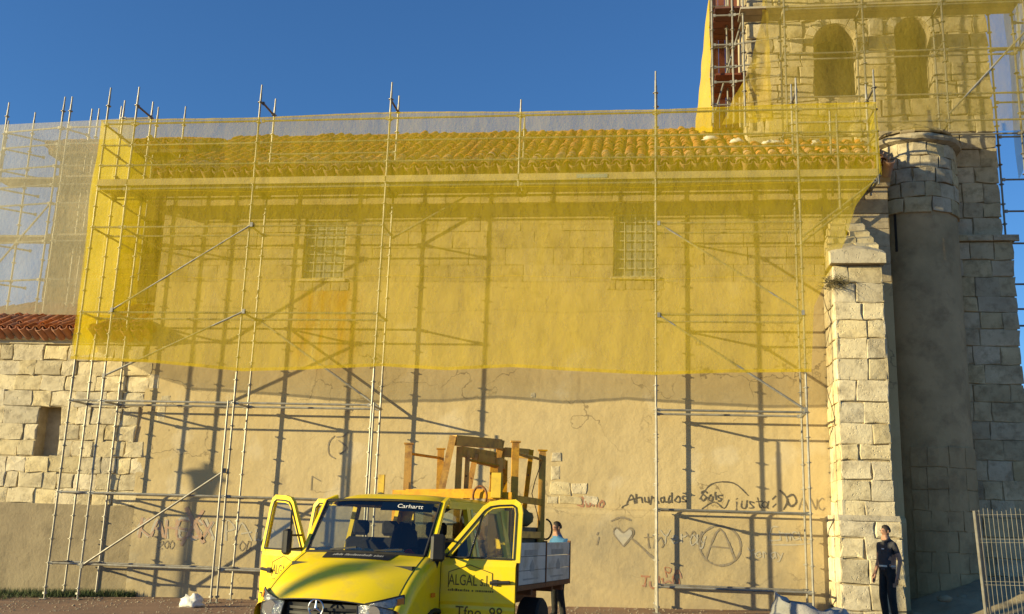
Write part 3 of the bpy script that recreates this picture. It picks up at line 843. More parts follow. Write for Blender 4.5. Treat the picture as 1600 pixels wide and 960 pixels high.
for vv in (.305, .655):
    b.grid(lambda u, v, vv=vv: net_front(u, vv + .0022 * v) + Vector((0, -.005, 0)), 230, 1)
b.build('seam', M_NET_HEM, net, smooth=True)
# end net closing the scaffold on the left, bunched at the bottom
def net_side(u, v):
    zt = 10.68 - .25 * u
    z = zt + (5.0 + 1.0 * u - zt) * v
    y = -1.12 + 4.2 * u * (1 - .25 * v)
    x = -12.97 - .05 * noise.noise(Vector((y * 1.3, z * .7, 2))) - .03 * noise.noise(Vector((y * 4, z * 1.4, 5)))
    if v > .72:
        x += (v - .72) * .9 * noise.noise(Vector((y * 2.2, z * 2.6, 7)))
    return Vector((x, y, z))
b = MB(); b.grid(net_side, 60, 70)
ns = b.build('debris_net', net_mat('bright yellow end net', (.95, .76, .03), .48, .10), None, smooth=True)
tag(ns, 'bright yellow end net closing the left end of the nave scaffold', 'net')
def net_end(u, v):
    z = 10.7 + (9.1 - 10.7) * v; y = -1.1 + .85 * u
    return Vector((4.67 + .03 * noise.noise(Vector((y * 4, z * 2, 1))), y, z))
b = MB(); b.grid(net_end, 14, 24)
tag(b.build('debris_net', M_NET, None, smooth=True), 'small yellow net closing the scaffold end above the buttress', 'net')

# ================================================================== TOWER SCAFFOLD
ts = thing('tower_scaffold', 'tube scaffold wrapped around the bell tower with red decks', 'scaffold', (5, .3, 10.4))
for x in (3.03, 4.82, 6.6, 8.4):
    for y in (.5, 1.2):
        standard(ts, x, y, 10.75 if x < 8 else gz(x, y) + .1, 16.3, foot=(x > 8), zr=.9)
for z in (10.95, 11.6, 12.7, 13.85, 14.9):
    for xa, xb in ((3.03, 4.82), (4.82, 6.6), (6.6, 8.4)):
        bar(ts, (xa, .5, z), (xb, .5, z))
for z in (10.9, 12.9, 14.9):
    for xa, xb in ((3.03, 4.82), (4.82, 6.6), (6.6, 8.4)):
        bar(ts, (xa, 1.2, z), (xb, 1.2, z))
    for x in (3.03, 4.82, 6.6, 8.4): bar(ts, (x, .5, z), (x, 1.2, z), name='transom')
for xa, xb in ((2.0, 3.03), (3.03, 4.82), (4.82, 6.6), (6.6, 8.4)):
    for k in range(2):
        bb = MB(); bb.box(xa + .02, xb - .02, .53 + k * .34, .85 + k * .34, 13.93, 13.98); bb.build('deck_plank', M_DECK, ts)
bb = MB(); bb.tube((6.6, .45, 11.1), (8.4, .45, 13.1), .024, 8); bb.build('brace', M_STEEL, ts, smooth=True, ang=40)
# left flank, in front of the sky
for (x, y) in ((1.42, 1.5), (1.50, 3.2), (1.92, 1.5), (1.98, 3.2), (1.86, 2.4), (2.1, .75)):
    standard(ts, x, y, 10.6 + max(0, y) * .55, 16.6, foot=False, zr=.9)
for z in (11.9, 12.5, 12.9, 13.5, 14.3, 14.9, 15.5):
    for y in (1.5, 3.2): bar(ts, (1.42 if y < 2 else 1.5, y, z), (1.92 if y < 2 else 1.98, y, z))
    bar(ts, (1.42, 1.5, z), (1.5, 3.2, z)); bar(ts, (1.92, 1.5, z), (3.03, 1.2, z))
for k in range(5):
    bb = MB(); bb.box(1.5, 2.24, 1.5 + k * .34, 1.82 + k * .34, 14.5, 14.55); bb.build('deck_plank', M_REDDECK, ts)
for k in range(4):
    bb = MB(); bb.box(1.55 + k * .17, 1.71 + k * .17, 3.25, 3.29, 12.0, 16.2); bb.build('board', M_REDDECK, ts)
for k in range(4):
    bb = MB(); bb.box(1.5, 2.24, 1.62 + k * .34, 1.94 + k * .34, 12.75, 12.80); bb.build('deck_plank', M_REDDECK, ts)
bb = MB(); bb.tube((1.5, 2.0, 11.9), (2.2, 2.0, 14.4), .024, 8); bb.tube((1.42, 1.45, 11.9), (1.55, 3.2, 14.3), .024, 8); bb.build('brace', M_STEEL, ts, smooth=True, ang=40)
# right flank, seen against the sky
for (x, y) in ((8.3, 2.4), (9.0, 2.4), (9.0, 1.3)):
    standard(ts, x, y, gz(x, y) + .1, 16.3, zr=.58)
for z in (1.6, 3.6, 5.1, 6.6, 7.0, 7.6, 8.6, 9.4, 10.2, 11.3, 12.2, 13.6):
    bar(ts, (8.3, 2.4, z), (9.0, 2.4, z)); bar(ts, (9.0, 1.3, z), (9.0, 2.4, z), name='transom')
    if z > 6: bar(ts, (8.4, 1.2, z + .1), (9.0, 1.3, z + .1))
for p, q in (((8.4, 1.2, 7.9), (9.4, 1.2, 8.5)), ((8.4, 1.2, 8.25), (9.5, 1.2, 9.3))):
    bb = MB(); bb.tube(p, q, .024, 8); bb.build('brace', M_STEEL, ts, smooth=True, ang=40)
# tower nets
def tnet(u, v):
    z = 16.4 + (10.68 - 16.4) * v; x = 2.6 + (8.5 - 2.6) * u
    return Vector((x, (.42) - .05 * noise.noise(Vector((x * .9, z * .6, 1))) - .02 * noise.noise(Vector((x * 3, z, 6))), z - .1 * math.sin(u * 9) * v * .3))
b = MB(); b.grid(tnet, 90, 60)
tn = tag(b.build('debris_net', M_NET_TOWER, None, smooth=True), 'faded yellow debris net over the bell tower belfry', 'net')
def rnet(u, v):
    z = 16.4 + (10.6 - 16.4) * v; y = .5 + 3.0 * u
    return Vector((8.55 + .55 * u + .06 * noise.noise(Vector((y, z * .6, 3))), y, z))
b = MB(); b.grid(rnet, 30, 40)
tag(b.build('debris_net', M_NET_GREY, None, smooth=True), 'greyish net on the right flank of the bell tower', 'net')
def lnet(u, v):
    a0 = Vector((1.44, 3.35, 15.6)); a1 = Vector((1.47, 2.9, 15.6)); c0 = Vector((1.08, 3.45, 12.0)); c1 = Vector((1.46, 2.7, 11.7))
    p = a0.lerp(a1, u).lerp(c0.lerp(c1, u), v)
    return p + Vector((.04 * noise.noise(p * 1.7), .05 * noise.noise(p * 2.1), 0))
b = MB(); b.grid(lnet, 8, 40)
tag(b.build('debris_net', net_mat('loose yellow net', (.90, .66, .06), .85, .08), None, smooth=True), 'loose yellow net strip hanging left of the bell tower against the sky', 'net')
def fnet(u, v):
    t0 = Vector((2.6, .45, 14.8)); b0 = Vector((1.55, .95, 11.15)); t1 = Vector((2.66, .6, 14.6)); b1 = Vector((2.75, .9, 11.2))
    p = t0.lerp(t1, u).lerp(b0.lerp(b1, u), v)
    sag = math.sin(v * math.pi) * .28
    return p + Vector((sag * (1 - u) + .05 * noise.noise(p * 2.5), .08 * noise.noise(p * 3), 0))
b = MB(); b.grid(fnet, 14, 50)
tag(b.build('debris_net', net_mat('draped yellow net', (.86, .64, .07), .55, .2), None, smooth=True), 'yellow net gathered diagonally down the left corner of the bell tower', 'net')

# ================================================================== FAR LEFT SCAFFOLD AND NET
fs_ = thing('apse_scaffold', 'tube scaffold around the apse behind the annex roof', 'scaffold', (-15.5, .8, 5.8))
pol = [(-16.94, 1.0, 12.2), (-16.15, 1.0, 11.9), (-15.2, .75, 12.2), (-15.0, .75, 12.2), (-14.75, 1.3, 12.1), (-14.55, 1.3, 12.1), (-17.9, 2.4, 12.3), (-13.6, .75, 11.9)]
for x, y, t in pol: standard(fs_, x, y, 6.1 + max(0, y) * .42, t, foot=False, zr=.3)
for z in (7.3, 8.3, 9.3, 9.8, 10.3, 10.9, 11.35):
    bar(fs_, (-16.94, 1.0, z), (-15.2, .75, z)); bar(fs_, (-15.0, .75, z), (-13.6, .75, z)); bar(fs_, (-17.9, 2.4, z), (-16.94, 1.0, z))
    bar(fs_, (-15.2, .75, z), (-14.75, 1.3, z), name='transom'); bar(fs_, (-16.94, 1.0, z), (-16.15, 1.7, z), name='transom')
for p, q in (((-17.9, 2.4, 7.3), (-16.94, 1.0, 9.3)), ((-17.9, 2.4, 9.3), (-16.94, 1.0, 10.9)), ((-16.94, 1.0, 7.3), (-15.2, .75, 9.3))):
    bb = MB(); bb.tube(p, q, .024, 8); bb.build('brace', M_STEEL, fs_, smooth=True, ang=40)
for xa, xb, ya, yb in ((-16.9, -15.2, .85, 1.0), (-15.2, -13.6, .78, .85)):
    for z in (8.45, 10.0):
        bb = MB(); bb.prism([(xa, ya + .0, z), (xb, yb - .1, z), (xb, yb + .55, z), (xa, ya + .6, z)], (0, 0, .05)); bb.build('deck_plank', M_DECK, fs_)
def gnet(u, v):
    P = [(-18.7, 2.9), (-17.05, .62), (-13.0, .38)]
    if u < .45: k = u / .45; x = P[0][0] + (P[1][0] - P[0][0]) * k; y = P[0][1] + (P[1][1] - P[0][1]) * k
    else: k = (u - .45) / .55; x = P[1][0] + (P[2][0] - P[1][0]) * k; y = P[1][1] + (P[2][1] - P[1][1]) * k
    z = 11.4 + (6.2 + max(0, y) * .3 - 11.4) * v
    return Vector((x, y - .04 * noise.noise(Vector((x, z * .7, 2))), z))
b = MB(); b.grid(gnet, 60, 50)
tag(b.build('debris_net', M_NET_GREY, None, smooth=True), 'pale grey debris net around the apse scaffold at far left', 'net')
# ================================================================== lettering
def text_mb(s, size=1.0, ext=0.0):
    cu = bpy.data.curves.new('t', 'FONT'); cu.body = s; cu.size = size; cu.resolution_u = 3
    ob = bpy.data.objects.new('t', cu); COL.objects.link(ob)
    dg = bpy.context.evaluated_depsgraph_get(); dg.update()
    me = bpy.data.meshes.new_from_object(ob.evaluated_get(dg))
    vs = [tuple(v.co) for v in me.vertices]; fs = [tuple(p.vertices) for p in me.polygons]
    bpy.data.objects.remove(ob); bpy.data.curves.remove(cu); bpy.data.meshes.remove(me)
    return vs, fs

def put_text(name, s, size, mp, mat, parent, sx=1.0):
    vs, fs = text_mb(s, size)
    b = MB(); b.add([mp(x * sx, y) for x, y, _ in vs], fs)
    return b.build(name, mat, parent)

def fine_print(mp, length, h, mat, parent):
    """a line of print too small to read: uneven strokes"""
    b = MB(); x = 0
    while x < length:
        w = random.uniform(.010, .026)
        hh = h * random.choice((.7, .7, 1.0))
        b.add([mp(x, 0), mp(x + w, 0), mp(x + w, hh), mp(x, hh)], [(0, 1, 2, 3)])
        x += w + (.03 if random.random() < .15 else .008)
    return tag(b.build('fine_print', mat, parent), kind='stuff')

# ================================================================== DROPSIDE TRUCK  (local: x = its left side, -y = forward)
TROOT = Vector((-3.67, -9.38, -.13)); TANG = math.radians(11.7)
tk = thing('dropside_truck', 'yellow crew cab dropside truck with open doors parked facing the camera', 'truck', TROOT, -TANG, local=True)
def tw_(x, y, z):
    return Vector((TROOT.x + x * math.cos(TANG) + y * math.sin(TANG), TROOT.y - x * math.sin(TANG) + y * math.cos(TANG), TROOT.z + z))

def hoodf(u, v):
    u = u * 2 - 1
    x = u * (.805 + .03 * v)
    y = -.98 * v - .10 * (1 - u * u) * (.4 + .6 * v) + .10 * v * abs(u) ** 3
    z = 1.415 - .02 * u * u - (.35 * v + .17 * v ** 3) - .045 * abs(u) ** 3 * v + .02 * math.sin(math.pi * (u * .5 + .5)) * v
    return Vector((x, y, z))
b = MB(); b.grid(hoodf, 20, 14)
hood = b.build('bonnet', M_YELLOW, tk, smooth=True)
b = MB(); b.grid(lambda u, v: hoodf(.5 + (u - .5) * (.60 - .05 * v), .03 + .20 * v) + Vector((0, -.003, .007)), 16, 3)
vent = b.build('air_intake', M_BLACK, hood)
fine_print(lambda x, y: hoodf(.5 + (x - .34) / 1.65, .165 - y * 1.6) + Vector((0, -.006, .013)), .68, .04, M_PRINT, hood)
# wings: hood edge rolled over to the flank, flank cut out around the wheel
b = MB()
for sd in (0, 1):
    for i in range(14): b.tube(hoodf(sd, i / 14) + Vector((0, 0, .001)), hoodf(sd, (i + 1) / 14) + Vector((0, 0, .001)), .0055, 4)
for i in range(20): b.tube(hoodf(i / 20, 1), hoodf((i + 1) / 20, 1), .008, 4)
b.build('shut_line', M_BLACK, hood)
for sd in (1, -1):
    b = MB()
    def wing(u, v, sd=sd):
        h = hoodf(1 if sd > 0 else 0, u)
        t = v * math.pi / 2
        return Vector((h.x + sd * (.955 - abs(h.x)) * math.sin(t), h.y + .03 * (1 - math.cos(t)), h.z - .14 * (1 - math.cos(t))))
    b.grid(wing, 12, 5)
    edge = [wing(i / 12, 1) for i in range(13)]
    arch = [Vector((sd * .955, .02 + .42 * math.cos(a), .36 + .42 * math.sin(a))) for a in [math.pi * k / 12 for k in range(13)]]
    # flank in two pieces: ahead of and above the arch
    poly = edge[::-1]
    top = [Vector((sd * .955, p.y, p.z)) for p in poly]                   # from the front (v=1) to the windscreen
    top.append(Vector((sd * .955, .14, 1.39)))
    low = [Vector((sd * .955, .46, .36))]
    ring = top + [Vector((sd * .955, .14, 1.20)), Vector((sd * .955, .46, 1.2))] if False else None
    n = len(top)
    base = []
    for p in top:
        if abs(p.y - .02) < .42: zz = .36 + math.sqrt(max(0, .42 ** 2 - (p.y - .02) ** 2))
        else: zz = .36
        base.append(Vector((sd * .955, p.y, zz)))
    b.add(top + base, [(i, i + 1, n + i + 1, n + i) for i in range(n - 1)])
    w = b.build('wing', M_YELLOW, tk, smooth=True, ang=50)
    b = MB()
    for k in range(12): b.tube(arch[k], arch[k + 1], .028, 6)
    b.build('wheel_arch_lip', M_BLACK, w)
    b = MB(); b.box(sd * .967 - .006, sd * .967 + .006, -.13, -.02, .93, .98, .004); b.build('side_indicator', M_CORRUG, w)
b = MB()
b.box(-.86, .86, -.86, -.06, .45, .84); b.box(-.8, .8, -.35, .0, .6, 1.28)
b.build('engine_bay', M_DARKIN, tk)
# face: grille, badge, headlamps, bumper
b = MB()
b.prism([(-.44, -.96, .58), (.44, -.96, .58), (.46, -.96, .86), (-.46, -.96, .86)], (0, .1, 0))
gr = b.build('grille', M_BLACK, tk)
for k in range(4):
    z = .62 + k * .058
    b = MB(); b.grid(lambda u, v, z=z: Vector((-.43 + .86 * u, -.975 - .07 * (1 - (2 * u - 1) ** 2), z + .03 * v)), 8, 1); b.build('slat', M_BLACK, gr)
b = MB()
for k in range(28):
    a0, a1 = 2 * math.pi * k / 28, 2 * math.pi * (k + 1) / 28
    b.tube((.092 * math.cos(a0), -1.105, .82 + .092 * math.sin(a0)), (.092 * math.cos(a1), -1.105, .82 + .092 * math.sin(a1)), .010, 6, caps=False)
for a in (90, 210, 330):
    b.tube((0, -1.107, .82), (.092 * math.cos(math.radians(a)), -1.105, .82 + .092 * math.sin(math.radians(a))), .016, 6, r2=.006)
b.build('star_badge', M_CHROME, gr)
for sd in (1, -1):
    def lampf(u, v, sd=sd):
        i_t = Vector((.46, -1.01, .865)); o_t = Vector((.90, -.74, .985)); o_b = Vector((.93, -.76, .74)); i_b = Vector((.50, -1.02, .60))
        p = i_b.lerp(o_b, u).lerp(i_t.lerp(o_t, u), v)
        p = p + Vector((.02, -.06, 0)) * math.sin(u * math.pi) + Vector((0, -.015, 0)) * math.sin(v * math.pi)
        return Vector((p.x * sd, p.y, p.z))
    b = MB(); b.grid(lampf, 8, 6)
    hl = b.build('headlight', M_LAMPGLASS, tk, smooth=True)
    b = MB(); b.lathe((0, 0, 0), [(.02, .0), (.075, .03), (.08, .05)], 12); b.xf(Matrix.Translation((sd * .66, -.95, .79)) @ Euler((math.pi / 2, 0, 0)).to_matrix().to_4x4()); b.build('reflector', M_CHROME, hl)
    b = MB(); ring = [lampf(i / 8, 1) for i in range(9)] + [lampf(1, j / 6) for j in range(5, -1, -1)] + [lampf(i / 8, 0) for i in range(7, -1, -1)] + [lampf(0, j / 6) for j in range(1, 6)]
    for p, q in zip(ring, ring[1:] + ring[:1]): b.tube(p, q, .009, 5)
    b.build('seal', M_BLACK, hl)
    b = MB(); b.grid(lambda u, v, sd=sd: lampf(.86 + .14 * u, .1 + .8 * v, sd) + Vector((sd * .006, -.008, 0)), 2, 3); b.build('indicator', M_CORRUG, hl)
b = MB(); b.grid(lambda u, v: Vector(((2 * u - 1) * .96, -1.09 + .30 * abs(2 * u - 1) ** 4 + .03 * v, .30 + .28 * v)), 16, 3)
b.grid(lambda u, v: Vector(((2 * u - 1) * .96, -1.06 + .30 * abs(2 * u - 1) ** 4 + .2 * v, .58)), 16, 1)
b.build('bumper', M_BLACK, tk, smooth=True, ang=40)

# windscreen, pillars, roof
def wsf(u, v):
    u = u * 2 - 1
    lo = Vector((.805 * u, -.04 - .06 * (1 - u * u) + .02, 1.415 - .02 * u * u)); hi = Vector((.80 * u, .42 - .06 * (1 - u * u), 2.035 + .02 * (1 - u * u)))
    return lo.lerp(hi, v)
b = MB(); b.grid(wsf, 12, 6); ws = b.build('windscreen', M_GLASS, tk, smooth=True)
b = MB()
ring = [wsf(i / 12, 0) for i in range(13)] + [wsf(1, j / 6) for j in range(1, 7)] + [wsf(i / 12, 1) for i in range(11, -1, -1)] + [wsf(0, j / 6) for j in range(5, 0, -1)]
for p, q in zip(ring, ring[1:] + ring[:1]): b.tube(p, q, .017, 6)
b.build('seal', M_BLACK, ws)
b = MB(); b.grid(lambda u, v: wsf(.52 + .43 * u, .80 + .17 * v) + Vector((0, .012, 0)), 6, 1); b.build('sun_strip', pmat('sun strip', (.10, .12, .12), (.12, .14, .14), 5, .4), ws)
def on_ws(x, y):
    return wsf((x + .8) / 1.6, .85) + Vector((0, .0, 0)) + (wsf(.5, .9) - wsf(.5, .8)).normalized() * y + Vector((0, -.012, .006))
put_text('sticker', 'Carhartt', .085, lambda x, y: on_ws(.26 + x, y), M_WHITE_PL, ws, 1.15)
for x0 in (-.45, .18):
    b = MB(); b.beam(wsf(.5 + x0 * .6, .02) + Vector((0, -.03, .01)), wsf(.72 + x0 * .6, .07) + Vector((0, -.03, .01)), .02, .02); b.build('wiper', M_BLACK, ws)
for sd in (1, -1):
    b = MB()
    pts = [Vector((sd * .86, .02, 1.36)), Vector((sd * .845, .24, 1.70)), Vector((sd * .825, .46, 2.02)), Vector((sd * .80, .66, 2.08))]
    for p, q in zip(pts[:-1], pts[1:]): b.beam(p, q + (q - p) * .03, .05, .07)
    b.build('windscreen_pillar', M_YELLOW, tk)
def rooff(u, v):
    u = u * 2 - 1
    e = min(1, v / .22)
    z = 2.05 + .095 * math.sin(e * math.pi / 2) - .11 * abs(u) ** 5 - .06 * max(0, (v - .9) / .1) ** 2
    return Vector((u * (.82 + .0 * min(1, v * 3)), .41 - .07 * (1 - u * u) * (1 - v) + 2.33 * v, z))
b = MB(); b.grid(rooff, 18, 22); b.build('roof', M_YELLOW, tk, smooth=True)
b = MB(); b.grid(lambda u, v: rooff(u, v) - Vector((0, -.02, .05)), 8, 8); b.build('headlining', M_DARKIN, tk)
for sd in (1, -1):
    b = MB()
    b.beam((sd * .80, .62, 2.02), (sd * .80, 2.74, 2.02), .07, .09)
    b.beam((sd * .94, 1.28, .5), (sd * .93, 1.28, 1.36), .07, .13, (0, 1, 0)); b.beam((sd * .93, 1.28, 1.36), (sd * .80, 1.28, 2.03), .06, .12, (0, 1, 0))
    b.beam((sd * .94, 2.66, .5), (sd * .93, 2.66, 1.36), .07, .18, (0, 1, 0)); b.beam((sd * .93, 2.66, 1.36), (sd * .80, 2.66, 2.03), .06, .18, (0, 1, 0))
    b.box(sd * .91 - .045, sd * .91 + .045, .14, 2.75, .42, .58)
    b.build('side_frame', M_YELLOW, tk)
b = MB(); b.box(-.9, .9, 2.70, 2.76, .5, 1.45); b.box(-.9, -.6, 2.70, 2.76, 1.45, 2.0); b.box(.6, .9, 2.70, 2.76, 1.45, 2.0); b.build('rear_wall', M_YELLOW, tk)
b = MB(); b.box(-.6, .6, 2.715, 2.73, 1.45, 2.0); b.build('rear_window', M_GLASS, tk)
b = MB(); b.box(-.9, .9, -.0, 2.72, .44, .5); b.box(-.8, .8, -.0, .1, .5, 1.3); b.build('floor_pan', M_DARKIN, tk)
b = MB(); b.prism([(-.79, .0, 1.36), (-.79, .30, 1.38), (-.79, .42, 1.28), (-.79, .42, .95), (-.79, .0, .95)], (1.58, 0, 0)); b.build('dashboard', M_DARKIN, tk)
b = MB()
for k in range(20):
    a0, a1 = 2 * math.pi * k / 20, 2 * math.pi * (k + 1) / 20
    P = lambda a: Vector((.42 + .2 * math.cos(a), .50 + .07 * math.sin(a), 1.30 + .17 * math.sin(a)))
    b.tube(P(a0), P(a1), .016, 6, caps=False)
for a in (0, math.pi, 1.5 * math.pi): b.tube((.42, .5, 1.3), P(a), .014, 6)
b.build('steering_wheel', M_BLACK, tk)
for (x, y, w) in ((.44, 1.0, .5), (-.42, 1.0, .86), (0, 2.2, 1.5)):
    b = MB(); b.box(x - w / 2, x + w / 2, y - .42, y + .08, .82, .98, .05); b.box(x - w / 2, x + w / 2, y + .02, y + .16, .95, 1.58, .05)
    n = 1 if w < .6 else (2 if w < 1 else 3)
    for k in range(n):
        cx = x + (k - (n - 1) / 2) * w / n
        b.box(cx - .12, cx + .12, y + .05, y + .14, 1.60, 1.80, .04)
    b.build('seat', M_SEAT, tk)
# left rear door, closed
b = MB(); b.prism([(.955, 1.36, .5), (.955, 2.56, .5), (.955, 2.56, 1.34), (.955, 1.36, 1.36)], (-.04, 0, 0))
for p, q in (((.94, 1.39, 1.36), (.80, 1.42, 1.98)), ((.80, 1.40, 1.98), (.80, 2.52, 1.98)), ((.80, 2.5, 1.98), (.94, 2.54, 1.34))): b.beam(p, q, .05, .07)
dr = b.build('door', M_YELLOW, tk)
b = MB(); b.add([(.935, 1.4, 1.36), (.935, 2.53, 1.34), (.80, 2.5, 1.97), (.80, 1.43, 1.97)], [(0, 1, 2, 3)]); b.build('door_glass', M_DOORGLASS, dr)

def door(sd, hx, hy, th, ln, front_door=True, text=None, phone=None):
    th = math.radians(th)
    d = Vector((sd * math.sin(th), math.cos(th), 0)); n = Vector((sd * math.cos(th), -math.sin(th), 0)); h = Vector((hx * sd, hy, 0))
    P = lambda s, z, nn=0.0: h + d * s + n * (nn - .10 * max(0, (z - 1.36) / .7)) + Vector((0, 0, z))
    b = MB()
    # lower panel with a swage line
    prof = [(.46, -.02), (.80, 0), (.84, -.012), (.88, 0), (1.30, 0), (1.375, -.02)]
    for (za, na), (zb, nb) in zip(prof[:-1], prof[1:]):
        b.add([P(0, za, na), P(ln, za, na), P(ln * (1.01 if zb > 1.3 else 1), zb, nb), P(0, zb, nb)], [(0, 1, 2, 3)])
    b.add([P(0, .46, -.06), P(ln, .46, -.06), P(ln, 1.37, -.06), P(0, 1.37, -.06)], [(3, 2, 1, 0)])
    b.add([P(ln, .46, -.02), P(ln, .46, -.06), P(ln, 1.37, -.06), P(ln * 1.01, 1.375, -.02)], [(0, 1, 2, 3)])
    b.add([P(0, .46, -.02), P(0, .46, -.06), P(0, 1.37, -.06), P(0, 1.375, -.02)], [(3, 2, 1, 0)])
    b.add([P(0, 1.375, -.02), P(ln * 1.01, 1.375, -.02), P(ln, 1.37, -.06), P(0, 1.37, -.06)], [(0, 1, 2, 3)])
    if front_door: loop = [(.02, 1.375), (.30, 1.72), (.50, 1.97), (.57, 2.02), (.68, 2.04), (ln - .06, 2.05), (ln - .015, 2.02), (ln, 1.94), (ln, 1.37)]
    else: loop = [(.03, 1.375), (.03, 1.96), (.08, 2.04), (ln - .08, 2.04), (ln - .01, 1.97), (ln, 1.37)]
    for (s0, z0), (s1, z1) in zip(loop[:-1], loop[1:]):
        a, c = P(s0, z0, -.035), P(s1, z1, -.035)
        e = (c - a).normalized() * .02
        b.beam(a - e, c + e, .045, .095, n.cross(c - a))
    dm = b.build('door', M_YELLOW, tk)
    b = MB()
    inn = [(s + (ln / 2 - s) * .06, z + (1.7 - z) * .06) for s, z in loop]
    b.add([P(s, z, -.03) for s, z in inn], [tuple(range(len(inn)))])
    b.build('door_glass', M_DOORGLASS, dm)
    b = MB()
    for (s0, z0), (s1, z1) in zip(inn, inn[1:] + inn[:1]): b.tube(P(s0, z0, -.008), P(s1, z1, -.008), .011, 5)
    if front_door: b.tube(P(.34, 1.385, -.012), P(.47, 1.90, -.012), .014, 5)
    b.build('window_seal', M_BLACK, dm)
    b = MB(); b.tube(P(ln - .30, 1.11, .02), P(ln - .06, 1.125, .02), .022, 8); b.beam(P(ln - .24, 1.08, .012), P(ln - .24, 1.15, .012), .06, .03); b.build('handle', M_BLACK, dm)
    if front_door:
        c = P(.02, 1.50, .26)
        b = MB(); b.box(-.085, .085, -.05, .05, -.16, .16, .03)
        b.xf(Matrix.Translation(c) @ Euler((0, 0, math.atan2(n.y, n.x) + math.pi / 2 + sd * .35)).to_matrix().to_4x4())
        b.tube(P(.06, 1.42, -.01), c + Vector((0, 0, -.10)), .016, 6); b.tube(P(.14, 1.58, -.03), c + Vector((0, 0, .08)), .014, 6)
        b.build('mirror', M_BLACK, dm)
    if text:
        S0 = (lambda x: x) if sd > 0 else (lambda x: ln - x)
        put_text('lettering', text, .15, lambda x, y: P(S0((.10 if sd > 0 else .30) + x), 1.07 + y * 1.2, .004), M_PRINTDK, dm, .78)
        put_text('lettering', phone, .19, lambda x, y: P(S0((.20 if sd > 0 else .02) + x), .70 + y, .004), M_PRINTDK, dm, .9)
        fine_print(lambda x, y: P(S0((.10 if sd > 0 else .30) + x), 1.0 + y, .004), .56, .03, M_PRINTDK, dm)
        b = MB()
        pl = [(.16, 1.04), (.16, 1.22), (.42, 1.31), (.70, 1.22), (.70, 1.04)]
        off = -.06 if sd > 0 else .12
        for (s0, z0), (s1, z1) in zip(pl[:-1], pl[1:]): b.tube(P(S0(s0 + off), z0, .001), P(S0(s1 + off), z1, .001), .006, 4)
        b.build('logo_outline', M_PRINTDK, dm)
    return dm
door(1, .955, .16, 84, .92, True, 'ALGAL s.l.', 'Tfno. 98')
door(-1, .955, .16, 64, .98, True, 'ALGAL', '22 58 7')
door(-1, .955, 1.38, 66, 1.0, False)
# wheels
for (x, y, wd) in ((.83, .02, .2), (-.83, .02, .2), (.80, 4.35, .34), (-.80, 4.35, .34)):
    b = MB(); b.lathe((0, 0, 0), [(.20, -wd / 2), (.31, -wd / 2), (.345, -wd / 2 + .03), (.345, wd / 2 - .03), (.31, wd / 2), (.20, wd / 2)], 24)
    b.xf(Matrix.Translation((x, y, .345)) @ Euler((0, math.pi / 2, 0)).to_matrix().to_4x4())
    wl = b.build('wheel', M_RUBBER, tk, smooth=True, ang=40)
    b = MB(); b.lathe((0, 0, 0), [(.04, wd / 2 - .06), (.19, wd / 2 - .05), (.2, wd / 2 - .005), (.06, wd / 2 - .02), (.05, wd / 2 + .03), (.01, wd / 2 + .03)], 20)
    b.xf(Matrix.Translation((x, y, .345)) @ Euler((0, math.pi / 2 * (1 if x > 0 else -1), 0)).to_matrix().to_4x4()); b.build('rim', M_STEEL, wl, smooth=True, ang=40)
# load bed
b = MB()
for x in (-.42, .42): b.box(x - .04, x + .04, 2.5, 5.6, .58, .76)
for y in (3.0, 3.8, 4.9, 5.5): b.box(-.95, .95, y - .04, y + .04, .76, .85)
b.build('chassis', M_RUST, tk)
b = MB(); b.box(-.99, .99, 2.88, 5.7, .85, .93); bed = b.build('bed_floor', M_RUST, tk)
for sd in (1, -1):
    for (ya, yb) in ((2.93, 4.28), (4.33, 5.69)):
        b = MB(); xo = sd * 1.0
        for k in range(3): b.box(xo - .014, xo + .014, ya, yb, .935 + k * .205, .935 + k * .205 + .2, .006)
        bd = b.build('side_board', M_BED, tk)
        b = MB(); b.box(xo - .022, xo + .022, ya, yb, .865, .93); b.build('lower_rail', M_RUST, bd)
        if sd > 0:
            xs = xo + .0165
            ym = (ya + yb) / 2
            b = MB(); b.add([(xs, ym - .42, 1.36), (xs, ym + .25, 1.36), (xs, ym + .25, 1.44), (xs, ym - .42, 1.44)], [(0, 1, 2, 3)]); b.build('print_panel', M_PRINT, bd)
            b = MB(); b.prism([(xs, ym - .12, 1.12), (xs, ym + .08, 1.12), (xs, ym + .1, 1.2), (xs, ym - .02, 1.3), (xs, ym - .14, 1.2)], (.001, 0, 0)); b.build('emblem', M_PRINT, bd)
            b = MB(); b.add([(xs, ym - .45, 1.0), (xs, ym + .3, 1.0), (xs, ym + .3, 1.025), (xs, ym - .45, 1.025)], [(0, 1, 2, 3)]); b.build('print_panel', M_PRINT, bd)
    for y in (2.905, 4.305, 5.7):
        b = MB(); b.box(sd * 1.0 - .025, sd * 1.0 + .025, y - .02, y + .02, .86, 1.57); b.build('stake', M_RUST, bed)
b = MB(); b.box(-.98, .98, 5.71, 5.74, .93, 1.53); b.build('tailgate', M_BED, tk)
b = MB(); b.box(-.98, .98, 2.86, 2.895, .93, 1.55); b.build('headboard', M_BED, tk)
